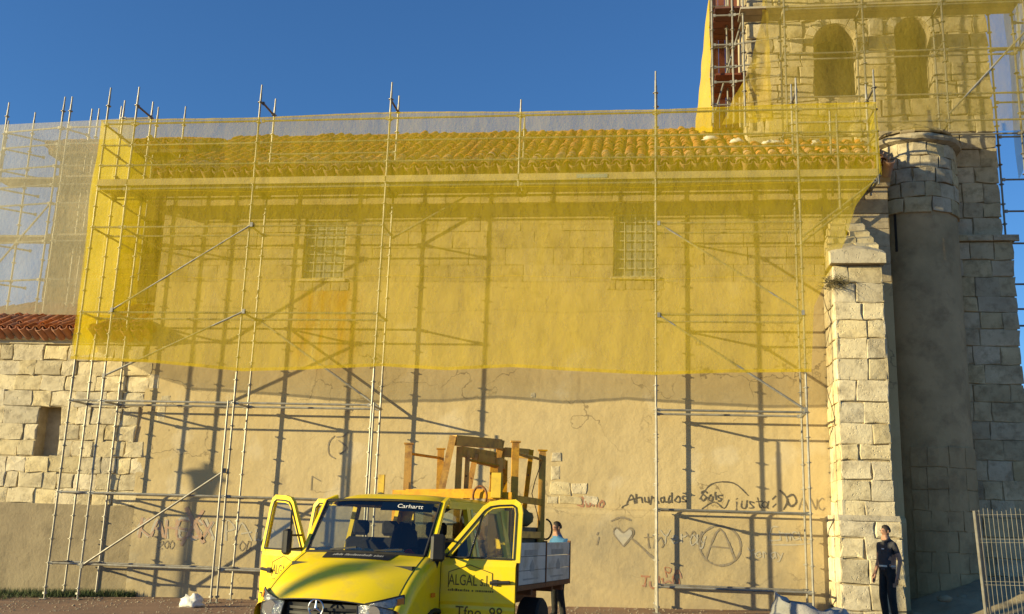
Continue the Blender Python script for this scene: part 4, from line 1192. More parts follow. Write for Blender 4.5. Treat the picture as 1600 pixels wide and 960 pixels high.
# rack behind the cab
b = MB()
b.beam((-1.02, 2.84, 2.22), (.92, 2.84, 2.22), .09, .10); b.beam((-.98, 2.84, 2.17), (-.98, 2.84, .9), .07, .07); b.beam((.88, 2.84, 2.17), (.88, 2.84, .9), .07, .07)
b.beam((-.8, 2.83, 2.26), (.5, 2.83, 2.29), .05, .05)
rk = b.build('load_rack', M_ORANGE, tk)
b = MB(); b.box(-1.28, -1.17, 2.80, 2.83, 2.22, 2.50, .004); b.build('end_plate', M_OCHRE, rk)
b = MB(); b.box(.62, .78, 2.72, 2.80, 2.18, 2.55, .008); b.build('end_plate', M_OCHRE, rk)
b = MB(); b.tube((-1.22, 2.78, 2.17), (-1.22, 2.84, 2.17), .06, 10); b.build('roller', M_BLACK, rk)
b = MB()
for k in range(14):
    a0, a1 = math.pi * 2 * k / 14, math.pi * 2 * (k + 1) / 14
    b.tube((.45 + .11 * math.cos(a0), 2.72, 2.2 + .15 * math.sin(a0)), (.45 + .11 * math.cos(a1), 2.72, 2.2 + .15 * math.sin(a1)), .018, 6)
b.build('strap_ring', M_RUST, rk)

# ---- steel trestle frames standing in the bed
def frame(label, p0, p1, t0, t1, w=.065, top=True, rod=False, caps=False, mids=(), group='steel frames on the truck bed'):
    """posts p0->t0 and p1->t1 in truck coordinates"""
    A0, A1, B0, B1 = tw_(*p0), tw_(*t0), tw_(*p1), tw_(*t1)
    r = thing('trestle_frame', label, 'trestle', (A0 + B0) / 2, group=group)
    for lo, hi in ((A0, A1), (B0, B1)):
        b = MB(); b.beam(lo, hi, w * 1.25, w * 1.1, (0.2, -1, 0)); po = b.build('post', M_ORANGE, r)
        if caps:
            b = MB(); d = (hi - lo).normalized(); b.beam(hi - d * .004, hi + d * .02, .15, .12, (0.2, -1, 0)); b.beam(hi - d * .05, hi, .1, .03, (0.2, -1, 0)); b.build('head_plate', M_ORANGE, po)
        for k in (.62, .8):
            c = lo.lerp(hi, k); b = MB(); b.tube(c + Vector((0, -.04, 0)), c + Vector((0, -.03, 0)), .016, 6); b.build('pin_hole', M_RUST, po)
    if top:
        e = (B1 - A1).normalized() * w * .4
        dn = Vector((0, 0, -.07))
        b = MB(); b.beam(A1 + e + dn, B1 - e + dn, w * 1.1, .16); b.build('head_beam', M_ORANGE, r)
    if rod:
        b = MB(); b.tube(A1.lerp(A0, .07), B1.lerp(B0, .07), .022, 8); b.build('cross_rod', M_ORANGE, r)
    for k in mids:
        b = MB(); b.beam(A0.lerp(A1, k), B0.lerp(B1, k), .05, .1); b.build('rung', M_ORANGE, r)
    return r
FZ = .935
frame('orange steel frame with flared heads and thin rod, leftmost on the truck', (-.93, 3.15, FZ), (-.80, 4.15, FZ), (-.95, 3.15, 3.0), (-.82, 4.15, 3.0), .09, False, True, True)
frame('leaning orange trestle with the broad head beam, tallest on the truck', (-.62, 3.2, FZ), (-.22, 4.4, FZ), (-.22, 3.2, 3.14), (.16, 4.4, 3.18), .085, True)
frame('upright orange frame nested inside the leaning trestle', (-.17, 3.35, FZ), (.12, 4.2, FZ), (-.16, 3.35, 2.98), (.10, 4.2, 2.96), .08, True)
frame('narrow orange frame behind the nested one, with drilled posts', (-.10, 3.5, FZ), (.30, 4.0, FZ), (-.08, 3.5, 2.93), (.30, 4.0, 2.86), .06, False, True)
frame('tilted orange frame behind the ladder frame, right of the leaning trestle', (.02, 4.5, FZ), (.42, 4.6, FZ), (.16, 4.5, 3.06), (.62, 4.62, 3.04), .06, True)
frame('orange frame leaning in the middle of the stack behind the nested one', (-.35, 3.7, FZ), (.22, 4.5, FZ), (-.02, 3.7, 2.9), (.20, 4.5, 2.85), .07, True)
frame('brown ladder frame with two rungs and a thin top rod, rightmost on the truck', (.90, 2.97, FZ), (.90, 4.35, FZ), (.90, 2.97, 3.02), (.90, 4.35, 3.0), .085, False, True, True, (.35, .60))
b = MB(); pts = [tw_(.9, 4.33, 2.85), tw_(.86, 4.1, 2.5), tw_(.84, 4.02, 2.3), tw_(.88, 4.2, 2.0), tw_(.9, 4.34, 1.75)]; b.path(pts, .008, 5)
tag(b.build('cable', M_RUST), 'thin brown cable dangling beside the ladder frame', 'cable')
b = MB(); pts = [tw_(.94, 4.5, 1.75) + Vector((.10 * math.sin(t), 0, .16 * math.cos(t))) for t in [math.pi * 2 * k / 16 for k in range(15)]]; b.path(pts, .016, 6)
tag(b.build('hose', M_BLACK), 'black looped hose hooked at the back of the truck bed', 'hose')
# ---- things in the bed
for k in range(5):
    b = MB(); o = tw_(.62, 3.9, FZ + k * .17)
    b.box(-.22, .22, -.8, .8, .002, .160, .012); b.xf(Matrix.Translation(o) @ Euler((0, 0, -TANG + random.uniform(-.03, .03))).to_matrix().to_4x4())
    tag(b.build('formwork_board', pmat('dark board %d' % k, (.10, .085, .06), (.16, .13, .09), 5, .85)), ('lowest', 'second lowest', 'middle', 'second highest', 'topmost')[k] + ' dark board stacked in the truck bed', 'board', 'boards stacked in the truck bed')
def lump(name, c, sx, sy, sz, mat, label, cat, seed, amp=.3, n=22, group=None, flat=True, fr=2.2):
    b = MB(); vs = []; 
    for j in range(n // 2 + 1):
        ph = math.pi * j / (n // 2)
        for i in range(n):
            t = 2 * math.pi * i / n
            d = Vector((math.sin(ph) * math.cos(t), math.sin(ph) * math.sin(t), math.cos(ph)))
            k = 1 + amp * noise.noise(d * fr + Vector((seed, 0, 0))) + amp * .5 * abs(noise.noise(d * fr * 2.4 + Vector((0, seed, 0))))
            p = Vector((d.x * sx * k, d.y * sy * k, d.z * sz * k))
            if flat: p.z = max(p.z, -sz * .55)
            vs.append(p)
    fs = [(j * n + i, j * n + (i + 1) % n, (j + 1) * n + (i + 1) % n, (j + 1) * n + i) for j in range(n // 2) for i in range(n)]
    b.add([Vector(c) + Vector((p.x, p.y, p.z + sz * .55)) for p in vs], fs)
    return tag(b.build(name, mat, smooth=True), label, cat, group)
lump('sack', tw_(.62, 3.7, FZ + .846), .3, .33, .2, pmat('olive canvas', (.16, .13, .05), (.12, .10, .04), 4, .9, .3, 20), 'olive sack slumped on the boards in the truck bed', 'sack', 3.3)
lump('bundle', tw_(.70, 3.75, FZ + 1.215), .10, .10, .06, M_CORRUG, 'small orange lump lying on top of the olive sack', 'bundle', 5.1)
# dashboard clutter seen through the windscreen
for (x, y, sx, sy, sz, mt, lb, cat, sd) in (
        (-.62, .12, .12, .07, .05, M_WHITE_PL, 'crumpled silvery wrapping at the left end of the truck dashboard', 'wrapping', 1.2),
        (-.20, .10, .10, .07, .05, M_WHITE_PL, 'crumpled white paper left of centre on the truck dashboard', 'paper', 2.6),
        (-.02, .12, .09, .06, .045, pmat('pale green paper', (.45, .5, .35), None, 4, .7), 'pale greenish paper at the middle of the truck dashboard', 'paper', 6.6),
        (.34, .12, .17, .07, .05, M_WHITE_PL, 'folded white papers right of centre on the truck dashboard', 'paper', 4.4),
        (.52, .15, .07, .06, .05, pmat('red cloth', (.45, .03, .03), None, 4, .8), 'red cloth near the right end of the truck dashboard', 'cloth', 8.1)):
    lump('dash_' + cat, tw_(x, y, 1.382), sx, sy, sz, mt, lb, cat, sd, .45, 14)
lump('jacket', tw_(.12, .86, .985), .2, .2, .5, pmat('dark jacket', (.035, .03, .025), None, 4, .9), 'dark jacket over the middle of the truck seat', 'jacket', 2.2, .25, 16)
lump('cap', tw_(.10, .84, 1.545), .13, .11, .05, pmat('orange hat', (.80, .20, .01), None, 4, .5), 'orange cap lying on the jacket inside the truck cab', 'cap', 2.9, .1, 16)
# ================================================================== PEOPLE
def person(label, root, rz, J, R_, E_, mats, regions, hair=True, fingers=None):
    """J joints (local metres), R_ radii, E_ edges as (a, b, region); one continuous skinned body"""
    names = list(J); idx = {n: i for i, n in enumerate(names)}
    me = bpy.data.meshes.new('body_cage')
    me.from_pydata([J[n] for n in names], [(idx[a], idx[c]) for a, c, _ in E_], [])
    ob = bpy.data.objects.new('body_cage', me); COL.objects.link(ob)
    md = ob.modifiers.new('skin', 'SKIN'); md.use_smooth_shade = True
    sv = me.skin_vertices[0].data if me.skin_vertices else None
    if sv is None:
        bpy.context.view_layer.objects.active = ob
        me.skin_vertices.new() if hasattr(me.skin_vertices, 'new') else None
        sv = me.skin_vertices[0].data
    for n, i in idx.items():
        r = R_[n]; sv[i].radius = r if isinstance(r, tuple) else (r, r)
        sv[i].use_root = (n == 'pelvis')
    sb = ob.modifiers.new('sub', 'SUBSURF'); sb.levels = 2; sb.render_levels = 2
    dg = bpy.context.evaluated_depsgraph_get(); dg.update()
    m2 = bpy.data.meshes.new_from_object(ob.evaluated_get(dg))
    bpy.data.objects.remove(ob)
    m2.name = 'body'
    m2.materials.clear()
    for m in mats: m2.materials.append(m)
    segs = [(Vector(J[a]), Vector(J[c]), rg) for a, c, rg in E_]
    for p in m2.polygons:
        c = p.center; best = 1e9; rg = 0
        for a, d, g_ in segs:
            ab = d - a; t = max(0, min(1, (c - a).dot(ab) / max(ab.length_squared, 1e-9)))
            dist = (a + ab * t - c).length
            if dist < best: best = dist; rg = g_(t) if callable(g_) else g_
        p.material_index = rg; p.use_smooth = True
    r = thing('person', label, 'person', root, rz, local=True)
    o = bpy.data.objects.new('body', m2); COL.objects.link(o); o.parent = r; WLOC[o.name] = Vector()
    return r, o

def human_joints(lean=0.0):
    J = {'pelvis': (0, 0, .96), 'waist': (0, -.005, 1.10), 'chest': (0, 0, 1.30), 'neck0': (0, .012, 1.46), 'neck': (0, .0, 1.535), 'headc': (0, -.012, 1.635), 'crown': (0, .005, 1.705),
         'nose': (0, -.105, 1.625), 'chin': (0, -.06, 1.56)}
    return J
SK, SH, TROU, SHOE = 0, 1, 2, 3
def build_man(label, root, rz, arms, legs, head_dz, shirt, trousers, sleeves=.45, bend=0.0, shoe=None):
    J = human_joints(); 
    R_ = {'pelvis': (.165, .125), 'waist': (.160, .120), 'chest': (.185, .13), 'neck0': (.10, .075), 'neck': .052, 'headc': (.074, .086), 'crown': (.055, .066), 'nose': .016, 'chin': .035}
    E_ = [('pelvis', 'waist', lambda t: SH if t > .15 else TROU), ('waist', 'chest', SH), ('chest', 'neck0', SH), ('neck0', 'neck', lambda t: SK if t > .75 else SH), ('neck', 'headc', SK), ('headc', 'crown', SK), ('headc', 'nose', SK), ('neck', 'chin', SK)]
    for sd, nm in ((1, 'l'), (-1, 'r')):
        sh, el, wr, pa, tip = arms[nm]
        for n, p, r in (('sh' + nm, sh, .062), ('el' + nm, el, .043), ('wr' + nm, wr, .029), ('pa' + nm, pa, (.040, .022))):
            J[n] = p; R_[n] = r
        E_ += [('chest', 'sh' + nm, SH), ('sh' + nm, 'el' + nm, lambda t: SH if t < sleeves * 1.3 else SK), ('el' + nm, 'wr' + nm, SK), ('wr' + nm, 'pa' + nm, SK)]
        pv = Vector(pa); dv = (Vector(tip) - pv).normalized(); sv = dv.orthogonal().normalized()
        side = dv.cross(Vector((sd, 0, 0)));  side = side.normalized() if side.length > .1 else sv
        for k, ln in enumerate((.075, .085, .08, .062)):
            a = pv + side * ((k - 1.5) * .02) + dv * .035; m_ = a + dv * ln * .55; e_ = m_ + (dv + Vector((-sd * .35, 0, 0))).normalized() * ln * .45
            for q, p in enumerate((a, m_, e_)):
                J['f%s%d%d' % (nm, k, q)] = tuple(p); R_['f%s%d%d' % (nm, k, q)] = .0095 - q * .0012
            E_ += [('pa' + nm, 'f%s%d0' % (nm, k), SK), ('f%s%d0' % (nm, k), 'f%s%d1' % (nm, k), SK), ('f%s%d1' % (nm, k), 'f%s%d2' % (nm, k), SK)]
        a = Vector(wr).lerp(pv, .6) - side * .035; e_ = a - side * .025 + dv * .05
        J['t%s0' % nm] = tuple(a); J['t%s1' % nm] = tuple(e_); R_['t%s0' % nm] = .012; R_['t%s1' % nm] = .0095
        E_ += [('wr' + nm, 't%s0' % nm, SK), ('t%s0' % nm, 't%s1' % nm, SK)]
        hp, kn, an, toe = legs[nm]
        heel = (an[0], an[1] + .05, .035)
        for n, p, r in (('hp' + nm, hp, .092), ('kn' + nm, kn, .075), ('an' + nm, an, .058), ('fo' + nm, (an[0], an[1] - .04, .045), (.045, .04)), ('to' + nm, toe, (.042, .03)), ('he' + nm, heel, .036)):
            J[n] = p; R_[n] = r
        E_ += [('pelvis', 'hp' + nm, TROU), ('hp' + nm, 'kn' + nm, TROU), ('kn' + nm, 'an' + nm, TROU), ('an' + nm, 'fo' + nm, SHOE), ('fo' + nm, 'to' + nm, SHOE), ('fo' + nm, 'he' + nm, SHOE)]
    if bend:
        M = Matrix.Translation((0, 0, 1.0)) @ Euler((bend, 0, 0)).to_matrix().to_4x4() @ Matrix.Translation((0, 0, -1.0))
        for n in J:
            if n[:2] in ('wa', 'ch', 'ne', 'he', 'cr', 'no') and n not in ('hel', 'her'): J[n] = tuple(M @ Vector(J[n]))
    r, o = person(label, root, rz, J, R_, E_, [M_SKIN, shirt, trousers, shoe or M_BLACK], None)
    hc = Vector(J['headc'])
    b = MB(); n = 18; vs = []
    for j in range(8):
        ph = (math.pi * .60) * j / 7
        for i in range(n):
            t = 2 * math.pi * i / n
            d = Vector((math.sin(ph) * math.cos(t), math.sin(ph) * math.sin(t), math.cos(ph)))
            cut = 1.0
            p = Vector((d.x * .081, d.y * .096 + .012, d.z * .103 + .014))
            if d.y < -.35 and d.z < .55: p = Vector((d.x * .06, d.y * .06, d.z * .08 + .02))     # forehead stays bare
            vs.append(hc + p * (1 + .10 * noise.noise(d * 9)))
    b.add(vs, [(j * n + i, j * n + (i + 1) % n, (j + 1) * n + (i + 1) % n, (j + 1) * n + i) for j in range(7) for i in range(n)])
    b.build('hair', M_HAIR, r, smooth=True)
    for sd in (1, -1):
        b = MB(); b.box(-.009, .009, -.018, .018, -.03, .03, .008); b.xf(Matrix.Translation(hc + Vector((sd * .078, .008, -.005)))); b.build('ear', M_SKIN, r)
        b = MB(); b.box(-.012, .012, -.006, .006, -.005, .005, .003); b.xf(Matrix.Translation(hc + Vector((sd * .03, -.083, .008)))); b.build('eye', M_HAIR, r)
    return r

M_TEE = pmat('charcoal tee', (.055, .055, .06), (.038, .038, .042), 5, .9, .9, 9)
M_TROU = pmat('dark work trousers', (.018, .020, .020), (.028, .028, .027), 5, .9, .9, 9)
M_BLUE = pmat('blue tee', (.07, .20, .36), (.05, .15, .28), 5, .9, .3, 12)
# man beside the buttress, facing left, weight on one leg
x, y = 4.12, -2.35
m2 = build_man('man in charcoal t-shirt and dark trousers standing by the stone buttress, looking left', (x, y, gz(x, y)), math.radians(-62),
    {'l': ((.19, .01, 1.40), (.27, .06, 1.13), (.26, .0, .89), (.255, -.02, .81), (.25, -.03, .72)),
     'r': ((-.19, .01, 1.40), (-.235, .02, 1.13), (-.23, -.08, .90), (-.225, -.11, .82), (-.22, -.14, .73))},
    {'l': ((.09, 0, .90), (.105, -.02, .50), (.12, .03, .09), (.14, -.15, .03)), 'r': ((-.09, 0, .90), (-.10, -.04, .50), (-.11, .02, .09), (-.14, -.16, .03))},
    0, M_TEE, M_TROU)
b = MB(); b.lathe((0, -.003, 0), [(.163, 1.005), (.166, 1.008), (.166, 1.035), (.163, 1.038)], 20); b.v = [(p[0], p[1] * .78, p[2]) for p in b.v]; b.build('belt', pmat('white belt', (.6, .58, .5), None, 5, .6), m2, smooth=True)
b = MB(); b.box(.04, .10, -.147, -.141, 1.315, 1.335); b.build('shirt_print', M_WHITE_PL, m2)
# man behind the truck bed, head bowed to the left
x, y = -1.80, -2.75
build_man('man in blue t-shirt bending his head behind the truck bed', (x, y, gz(x, y)), math.radians(-50),
    {'l': ((.19, -.02, 1.39), (.24, -.14, 1.16), (.18, -.36, 1.08), (.16, -.42, 1.07), (.14, -.50, 1.05)),
     'r': ((-.19, -.02, 1.39), (-.24, -.12, 1.15), (-.17, -.34, 1.05), (-.15, -.40, 1.03), (-.13, -.48, 1.0))},
    {'l': ((.09, 0, .90), (.13, -.06, .49), (.17, .0, .09), (.19, -.18, .03)), 'r': ((-.09, 0, .90), (-.13, .0, .50), (-.19, .06, .09), (-.22, -.11, .03))},
    0, M_BLUE, M_TROU, bend=.10)

# ================================================================== SITE FENCE PANEL
_ = 0
fn = thing('fence_panel', 'leaning welded mesh site fence panel at the right edge', 'fence', (3.83, -8.55, gz(3.83, -8.55)))
F0 = Vector((3.87, -8.45, gz(3.87, -8.45))); FD = Vector((.93, -.36, .03)).normalized(); FUP = Vector((-.075, -.10, 1)).normalized()
FP = lambda s, z: F0 + FD * s + FUP * z
for s in (0, 3.2):
    b = MB(); b.tube(FP(s, .02), FP(s, 1.98), .021, 8); b.build('post', M_STEEL, fn, smooth=True, ang=40)
b = MB(); b.tube(FP(.0, .05) + Vector((.07, .05, 0)), FP(.0, 1.98) + Vector((.055, .03, 0)), .019, 8); b.build('post', M_STEEL, fn, smooth=True, ang=40)
for k in range(63):
    s = .05 + k * .050
    b = MB(); b.tube(FP(s, .12), FP(s, 1.99 + .02 * math.sin(k)), .0036, 5); b.build('wire', M_FENCE, fn)
for z in (.15, .62, .66, 1.1, 1.14, 1.6, 1.64, 1.93):
    b = MB(); b.tube(FP(0, z), FP(3.2, z), .0028, 5); b.build('wire', M_FENCE, fn)
b = MB(); fc = FP(0, 0); b.box(fc.x - .32, fc.x + .32, fc.y - .12, fc.y + .12, gz(fc.x, fc.y) - .0, gz(fc.x, fc.y) + .13, .03); b.build('concrete_foot', M_CEMENT, fn)

# ================================================================== BAGS, SHEETS, RUBBLE
lump('plastic_bag', (-9.1, -2.12, gz(-9.1, -2.1)), .20, .15, .14, M_WHITE_PL, 'crumpled white plastic bag on the ground before the scaffold', 'bag', 4.7, .6, 22, fr=2.6)
# grey rubble sack
b = MB(); n = 44; m_ = 24
def sackf(u, v):
    t = u * 2 * math.pi; d = Vector((math.cos(t), math.sin(t), v * 2))
    r = (1 - .42 * v ** 2.2) * (1 + .16 * noise.noise(d * 1.3) + .10 * noise.noise(d * 3.1)) if v < 1 else .0
    top = .62 + .10 * noise.noise(Vector((math.cos(t) * 1.4, math.sin(t) * 1.4, 8))) + .20 * math.exp(-((t - 3.1) / .8) ** 2)
    z = top * (v ** .8) if v < .86 else top * (.886 - (v - .86) * .9) + .05 * noise.noise(d * 4)
    return Vector((1.95 + .64 * r * math.cos(t), -7.5 + .5 * r * math.sin(t), gz(1.9, -7.5) + z * 1.28 + .02 * noise.noise(d * 7)))
b.grid(sackf, n, m_)
tag(b.build('rubble_sack', M_GREY_PL, smooth=True), 'slumped grey plastic rubble sack on the ground below the right scaffold bay', 'sack')
# scraps of sheeting on the roof at the foot of the tower
for i, (x, y, sx, lb) in enumerate(((1.35, 1.75, .17, 'white plastic scrap on the roof ridge beside the loose net strip'), (1.95, 1.30, .15, 'white plastic scrap low on the roof left of the tower foot'),
                                    (2.75, 1.02, .22, 'larger white plastic scrap on the roof under the tower corner'), (3.75, .95, .10, 'tiny white scrap on the roof below the belfry opening'))):
    zr = 9.66 + .591 * (y + .4) + .15
    lump('plastic_scrap', (x, y, zr), sx, .1, .07, M_WHITE_PL, lb, 'scrap', 3.1 + i * 2, .6, 14)
# rubble at the foot of the tower
b = MB()
def moundf(u, v):
    x = 4.7 + 4.2 * u; y = -.9 + 2.2 * v
    h = .85 * math.sin(min(1, v * 1.25) * math.pi / 2) * math.sin(max(.0, min(1, u * 1.6)) * math.pi / 2)
    return Vector((x, y, gz(x, y) - .02 + h * .8 + .12 * h * noise.noise(Vector((x * 3, y * 3, 0)))))
b.grid(moundf, 30, 18)
tag(b.build('rubble_heap', M_CEMENT, smooth=True), 'low dark heap of earth and rubble at the foot of the tower', 'rubble')
rl = ['broken stone at the left foot of the rubble heap', 'pale broken stone low on the rubble heap', 'broken stone halfway up the rubble heap', 'small broken stone at the right of the rubble heap', 'flat broken stone in front of the rubble heap', 'broken stone against the fence end of the rubble heap']
for i, (x, y, s_) in enumerate(((4.95, -.75, .09), (5.6, -.5, .12), (6.1, .1, .10))):
    zz = gz(x, y) + (.28 if y > -.6 else 0)
    lump('broken_stone', (x, y, zz), s_ * 1.2, s_, s_ * .7, M_CEMENT, rl[i], 'stone', 11 + i * 3, .5, 10, 'rubble stones', fr=1.6)
pl = ['long timber plank lying below the rubble heap', 'shorter timber plank lying behind the long one']
for i, (p, q) in enumerate((((4.9, -2.0), (7.2, -1.7)), ((5.6, -1.35), (7.4, -1.1)))):
    b = MB(); b.beam((p[0], p[1], gz(*p) + .03), (q[0], q[1], gz(*q) + .05), .18, .04); tag(b.build('plank', M_DECK), pl[i], 'plank', 'planks by the rubble')

# ================================================================== PLANTS
b = MB()
for i in range(260):
    t = random.uniform(0, 2 * math.pi); e = random.uniform(-.6, 1.0); ln = random.uniform(.10, .30)
    d = Vector((math.cos(t) * .9 - .35, -abs(math.sin(t)) * .7 - .05, e * .7)).normalized()
    p0 = Vector((3.50 + random.uniform(-.05, .35), -1.20 + random.uniform(-.04, .1), 6.72 + random.uniform(-.12, .10)))
    s_ = d.cross(Vector((0, 1, .3))).normalized() * .004
    mid = p0 + d * ln * .6; end = p0 + d * ln + Vector((0, 0, -.10 * ln / .3))
    b.add([p0 - s_, p0 + s_, mid + s_, mid - s_, end], [(0, 1, 2, 3), (3, 2, 4)])
wd = thing('weed_tuft', 'dry weed tuft sprouting from the left edge of the buttress', 'plant', (3.55, -1.2, 6.7))
tag(b.build('blades', M_DRYGRASS, wd), kind='stuff')
b = MB()
for i in range(9000):
    x = random.uniform(-19, -11.3); y = -.08 - random.random() ** 1.4 * (1.5 if x < -13.5 else .95 * max(.25, (-11.2 - x) / 2.3))
    h = random.uniform(.05, .16) * (1.2 if y > -.7 else .7); t = random.uniform(0, 6.28); l_ = random.uniform(-.06, .06)
    z = gz(x, y); w_ = .006
    b.add([(x - w_ * math.cos(t), y - w_ * math.sin(t), z), (x + w_ * math.cos(t), y + w_ * math.sin(t), z), (x + l_, y + l_ * .5, z + h)], [(0, 1, 2)])
tag(b.build('grass_strip', M_GRASSM), 'strip of short grass along the foot of the annex wall', 'grass', kind='stuff')

# ================================================================== STREET LAMPS (left of the view; their shadows fall into it, the second is added for its shadow)
def street_lamp(label, x, y, zc):
    g0 = gz(x, y)
    r = thing('street_lamp', label, 'street lamp', (x, y, g0), group='lamps along the left of the square')
    b = MB(); b.lathe((x, y, g0), [(.16, 0), (.16, .25), (.10, .35), (.07, .9), (.05, 1.0), (.045, zc - g0 - .42), (.07, zc - g0 - .36), (.05, zc - g0 - .3)], 12)
    b.build('post', M_BLACK, r, smooth=True, ang=40)
    b = MB(); b.lathe((x, y, zc), [(.09, -.3), (.16, .16), (.16, .17)], 6); b.build('lantern_glass', M_PANE, r)
    b = MB(); b.lathe((x, y, zc), [(.25, .17), (.25, .20), (.16, .30), (.06, .36), (.04, .40), (.06, .44), (.02, .52)], 6); b.build('lantern_cap', M_BLACK, r)
    b = MB()
    for k in range(6):
        a = math.pi / 3 * k; b.tube((x + .09 * math.cos(a), y + .09 * math.sin(a), zc - .3), (x + .165 * math.cos(a), y + .165 * math.sin(a), zc + .17), .014, 5)
    b.build('lantern_frame', M_BLACK, r)
street_lamp('black lantern street lamp left of the view, nearer the church', -10.03 - 2.1 * 5, -5, 2.33 + .45 * 5)
street_lamp('added black lantern street lamp out of view, shading the truck bonnet', -4.0 - 2.1 * 11, -10.05 - 11, .98 + .45 * 11)  # unseen lamp added so that its lantern throws a shadow on the bonnet

# ================================================================== GRAFFITI
GL = {
 'A': [[(0, 0), (.45, 1), (.9, 0)], [(.18, .4), (.72, .4)]], 'h': [[(0, 1), (0, 0)], [(0, .45), (.3, .6), (.5, .4), (.5, 0)]], 'u': [[(0, .6), (.02, .15), (.2, 0), (.45, .1), (.5, .6)], [(.5, .6), (.52, 0)]],
 'm': [[(0, 0), (0, .6)], [(0, .45), (.2, .6), (.32, .4), (.32, 0)], [(.32, .45), (.5, .6), (.65, .4), (.65, 0)]], 'a': [[(.5, .5), (.25, .6), (.02, .35), (.15, .02), (.45, .2), (.5, .6), (.52, .1), (.65, 0)]],
 'd': [[(.5, .45), (.25, .58), (.02, .3), (.2, 0), (.48, .2), (.5, 1.05), (.52, 0)]], 'o': [[(.3, .6), (.05, .4), (.1, .08), (.35, 0), (.55, .25), (.48, .55), (.3, .6)]], 's': [[(.45, .55), (.15, .6), (.08, .42), (.42, .2), (.35, .02), (.02, .06)]],
 'J': [[(.1, 1), (.8, 1)], [(.5, 1), (.5, .2), (.3, 0), (.05, .15)]], 'l': [[(.05, 1), (.05, .1), (.2, 0)]], 'i': [[(.08, .6), (.08, 0)], [(.06, .8), (.1, .86)]], 'n': [[(0, 0), (0, .6)], [(0, .4), (.25, .6), (.45, .4), (.45, 0)]],
 't': [[(.2, .95), (.2, .1), (.4, 0)], [(0, .6), (.45, .62)]], 'e': [[(.05, .32), (.5, .34), (.4, .6), (.12, .55), (.04, .2), (.25, 0), (.5, .1)]], 'r': [[(0, 0), (0, .6)], [(0, .4), (.2, .6), (.4, .55)]],
 'y': [[(0, .6), (.22, .1)], [(.5, .6), (.2, -.35), (0, -.3)]], 'g': [[(.5, .5), (.25, .6), (.05, .3), (.25, .02), (.5, .2), (.5, .6), (.48, -.3), (.1, -.3)]], 'Y': [[(0, 1), (.35, .5), (.7, 1)], [(.35, .5), (.3, 0)]], 'E': [[(.6, 1), (0, 1), (0, 0), (.65, 0)], [(0, .5), (.5, .5)]],
 'P': [[(.05, 0), (.05, 1), (.5, .95), (.6, .7), (.4, .5), (.05, .48)]], 'N': [[(0, 0), (0, 1), (.6, 0), (.6, 1)]], 'C': [[(.6, .9), (.3, 1), (.02, .6), (.1, .1), (.4, 0), (.65, .15)]], 'K': [[(0, 0), (0, 1)], [(.6, 1), (.02, .45), (.65, 0)]], 'H': [[(0, 0), (0, 1)], [(.6, 0), (.6, 1)], [(0, .5), (.6, .5)]],
 'X': [[(0, 0), (.6, 1)], [(.6, 0), (0, 1)]], 'S': [[(.6, .85), (.3, 1), (.05, .8), (.5, .45), (.5, .12), (.2, 0), (0, .15)]], 'D': [[(.05, 0), (.05, 1), (.55, .8), (.6, .3), (.05, 0)]], 'B': [[(.05, 0), (.05, 1), (.5, .85), (.45, .55), (.05, .5), (.55, .35), (.5, .05), (.05, 0)]], 'j': [[(.3, .6), (.3, -.25), (.05, -.3)], [(.28, .8), (.33, .86)]],
 'c': [[(.5, .5), (.25, .6), (.04, .3), (.2, .02), (.5, .1)]], ':': [[(.1, .15), (.14, .2)], [(.1, .55), (.14, .6)]], ')': [[(.0, 1), (.28, .5), (.0, -.1)]], '(': [[(.3, 1), (.02, .5), (.3, -.1)]], '2': [[(.05, .8), (.3, 1), (.55, .75), (.05, 0), (.6, 0)]], '0': [[(.3, 1), (.05, .6), (.1, .1), (.35, 0), (.58, .4), (.5, .9), (.3, 1)]],
}
ADV = {'m': .85, 'i': .28, 'l': .32, ':': .3, ' ': .5, 'A': 1.0, 'J': .85, ')': .4, '(': .4, 't': .55}
def strokes_of(s, size, jit=.06):
    x = 0; out = []
    for ch in s:
        for st in GL.get(ch, []):
            out.append([((x + a) * size + random.gauss(0, jit) * size, c * size + random.gauss(0, jit) * size) for a, c in st])
        x += ADV.get(ch, .75)
    return out
def smooth_line(p):
    if len(p) < 3: return p
    q = [p[0]]
    for i in range(len(p) - 1):
        p0 = p[max(0, i - 1)]; p1 = p[i]; p2 = p[i + 1]; p3 = p[min(len(p) - 1, i + 2)]
        for t in (.25, .5, .75, 1):
            f = lambda a, b_, c, d: .5 * (2 * b_ + (c - a) * t + (2 * a - 5 * b_ + 4 * c - d) * t * t + (3 * b_ - a - 3 * c + d) * t ** 3)
            q.append((f(p0[0], p1[0], p2[0], p3[0]), f(p0[1], p1[1], p2[1], p3[1])))
    return q
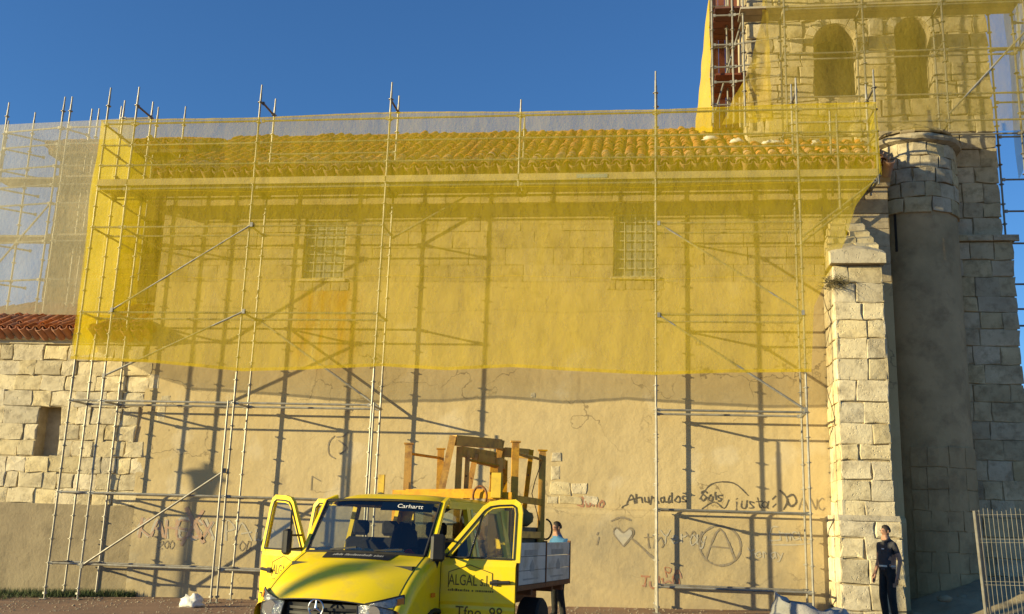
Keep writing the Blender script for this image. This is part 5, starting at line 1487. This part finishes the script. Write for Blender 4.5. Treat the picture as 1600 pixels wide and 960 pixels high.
def graffiti(strokes, x0, z0, Y, w, mat, parent, slope=0.0):
    for si, st in enumerate(strokes):
        b = MB()
        st = smooth_line(st)
        for (a, c), (d, e) in zip(st[:-1], st[1:]):
            dx, dz = d - a, e - c; l_ = math.hypot(dx, dz)
            if l_ < 1e-5: continue
            nx_, nz_ = -dz / l_ * w / 2 * random.uniform(.45, 1.3), dx / l_ * w / 2 * random.uniform(.45, 1.3)
            ex, ez = dx / l_ * w * .3, dz / l_ * w * .3
            P = lambda u, v: (x0 + u, Y, z0 + v + slope * u)
            b.add([P(a - ex - nx_, c - ez - nz_), P(a - ex + nx_, c - ez + nz_), P(d + ex + nx_, e + ez + nz_), P(d + ex - nx_, e + ez - nz_)], [(3, 2, 1, 0)])
        # each quad a hair apart so none shares a plane
        for k in range(len(b.f)):
            for i in b.f[k]:
                p = b.v[i]; b.v[i] = (p[0], Y - (k % 7) * .0004 - (si % 3) * .0003, p[2])
        if b.f: b.build('graffiti', mat, parent)
def paint(name, c, a=.25): return pmat(name, c, tuple(x * (1 - a) + .32 * a for x in c), 14, .85)
G_BLK = paint('black marker', (.10, .08, .05)); G_RED = paint('red spray', (.42, .19, .09), .4); G_WHT = paint('white chalk', (.50, .45, .33), .5); G_BRN = paint('faded brown spray', (.26, .205, .12), .4); G_SAL = paint('faded salmon spray', (.46, .29, .17), .5)
Y0, Y1 = -.006, -.126
graffiti(strokes_of('Ahumados', .205), -.60, 2.20, Y0, .028, G_BLK, nave, .06)
graffiti(strokes_of('Sois', .19), .95, 2.32, Y0, .03, G_BLK, nave)
graffiti([[(0, .1), (.25, .42), (.7, .45), (1.0, .2)], [(.05, -.1), (.3, .05), (.5, -.08), (.6, .1)], [(-.5, -.25), (-.2, -.12), (.1, -.28), (.35, -.12), (.2, -.3)], [(-1.55, -.25), (-1.62, -.12), (-1.5, -.05)]], .92, 2.24, Y0, .026, G_BLK, nave)
graffiti(strokes_of('justa', .21), 1.62, 2.19, Y0, .026, G_BLK, nave)
graffiti([[(0, .1), (.06, .16)], [(0, -.06), (.06, 0)], [(.16, .28), (.3, .1), (.22, -.1)], [(.3, .15), (.42, .2), (.48, .05), (.36, -.04), (.3, .08)]], 2.42, 2.28, Y0, .04, G_BLK, nave)
graffiti(strokes_of('ANC', .22), 2.95, 2.19, Y0, .02, G_BRN, nave)
graffiti(strokes_of('Julio', .19), -1.62, 2.12, Y0, .035, G_RED, nave)
graffiti(strokes_of('i', .28) + [[(.55, .0), (.35, .25), (.40, .38), (.55, .28), (.7, .38), (.76, .25), (.55, .0)]] + [[(x_ + 1.0, z_) for x_, z_ in st] for st in strokes_of('tin', .3)], -1.22, 1.32, Y1, .03, G_BRN, nave)
hb = MB(); hp = smooth_line([(.55, .02), (.37, .25), (.42, .35), (.55, .26), (.68, .35), (.73, .25), (.55, .02)])
hb.add([(-1.22 + a, Y1 - .0045, 1.32 + c) for a, c in hp[:-1]], [tuple(range(len(hp) - 1))]); hb.build('graffiti', G_WHT, nave)
graffiti([[(0, 0), (.25, -.2), (.5, -.42), (.62, -.5)], [(-.3, .25), (-.1, .33), (.1, .28)]], -.62, 1.58, Y1, .05, G_BRN, nave)
graffiti(strokes_of('Yeray', .26), .13, 1.42, Y1, .026, G_WHT, nave)
graffiti([[(.42 + .42 * math.cos(t), .38 + .40 * math.sin(t)) for t in [k * math.pi / 9 for k in range(19)]], [(.12, .08), (.42, .72), (.72, .1)], [(.22, .36), (.66, .33)]], .90, 1.02, Y1, .042, G_BRN, nave)
graffiti([[(-.28, .1), (-.2, .0), (-.12, .12), (-.02, -.02), (.05, .12)]], .90, 1.55, Y1, .03, G_BRN, nave)
graffiti(strokes_of('Ema', .26) + [[(-.05, -.1), (.5, -.08), (.8, -.04)]], 2.36, 1.55, Y1, .028, G_WHT, nave)
graffiti(strokes_of('Yeray', .2), 1.88, 1.18, Y1, .022, G_WHT, nave)
graffiti(strokes_of('JulioN', .22), -.30, .52, Y1, .032, G_RED, nave)
graffiti(strokes_of('PA', .2), .2, .72, Y1, .025, G_RED, nave)
graffiti(strokes_of('KAHESX', .38), -11.42, 1.18, Y1, .075, G_WHT, nave)
graffiti(strokes_of('KAHESX', .36), -11.38, 1.19, Y1 - .004, .05, G_SAL, nave)
graffiti([[(a, c) for a, c in st] for st in strokes_of('X', .75)], -10.35, 1.05, Y1 - .004, .09, G_SAL, nave)
graffiti(strokes_of('2001', .16) , -10.9, .93, Y1, .02, G_BRN, nave)
graffiti(strokes_of('PAur', .40), -9.42, 1.15, Y1, .035, G_WHT, nave)
graffiti(strokes_of('1005', .2), -9.2, .95, Y1, .02, G_BRN, nave)
graffiti([[(0, .3), (-.12, .15), (-.1, -.1), (.05, -.2)], [(.05, .28), (.2, .3), (.3, .38)], [(.1, .2), (.3, .05), (.15, -.1)]], -7.1, 3.2, Y0, .03, G_BRN, nave)
graffiti([[(0, .3), (0, 0)], [(0, .3), (.2, .2)]], -7.55, 2.3, Y0, .025, G_BRN, nave)

# ================================================================== GRIT ON THE GROUND
b = MB()
for i in range(2600):
    x = random.uniform(-14, 9); y = random.uniform(-4.5, -.2)
    if -5 < x < -1.2 and y < -3: continue
    r = random.uniform(.008, .03) * (1.6 if random.random() < .06 else 1); z = gz(x, y)
    t = random.uniform(0, 6.28); c_, s_ = math.cos(t) * r, math.sin(t) * r
    b.add([(x + c_, y + s_, z), (x - s_, y + c_, z), (x - c_, y - s_, z), (x + s_, y - c_, z), (x + r * .2, y, z + r * .9)], [(0, 1, 4), (1, 2, 4), (2, 3, 4), (3, 0, 4)])
tag(b.build('gravel', pmat('grit', (.40, .33, .23), (.25, .2, .14), 9, .95)), 'loose grit scattered over the ground before the wall', 'gravel', kind='stuff')
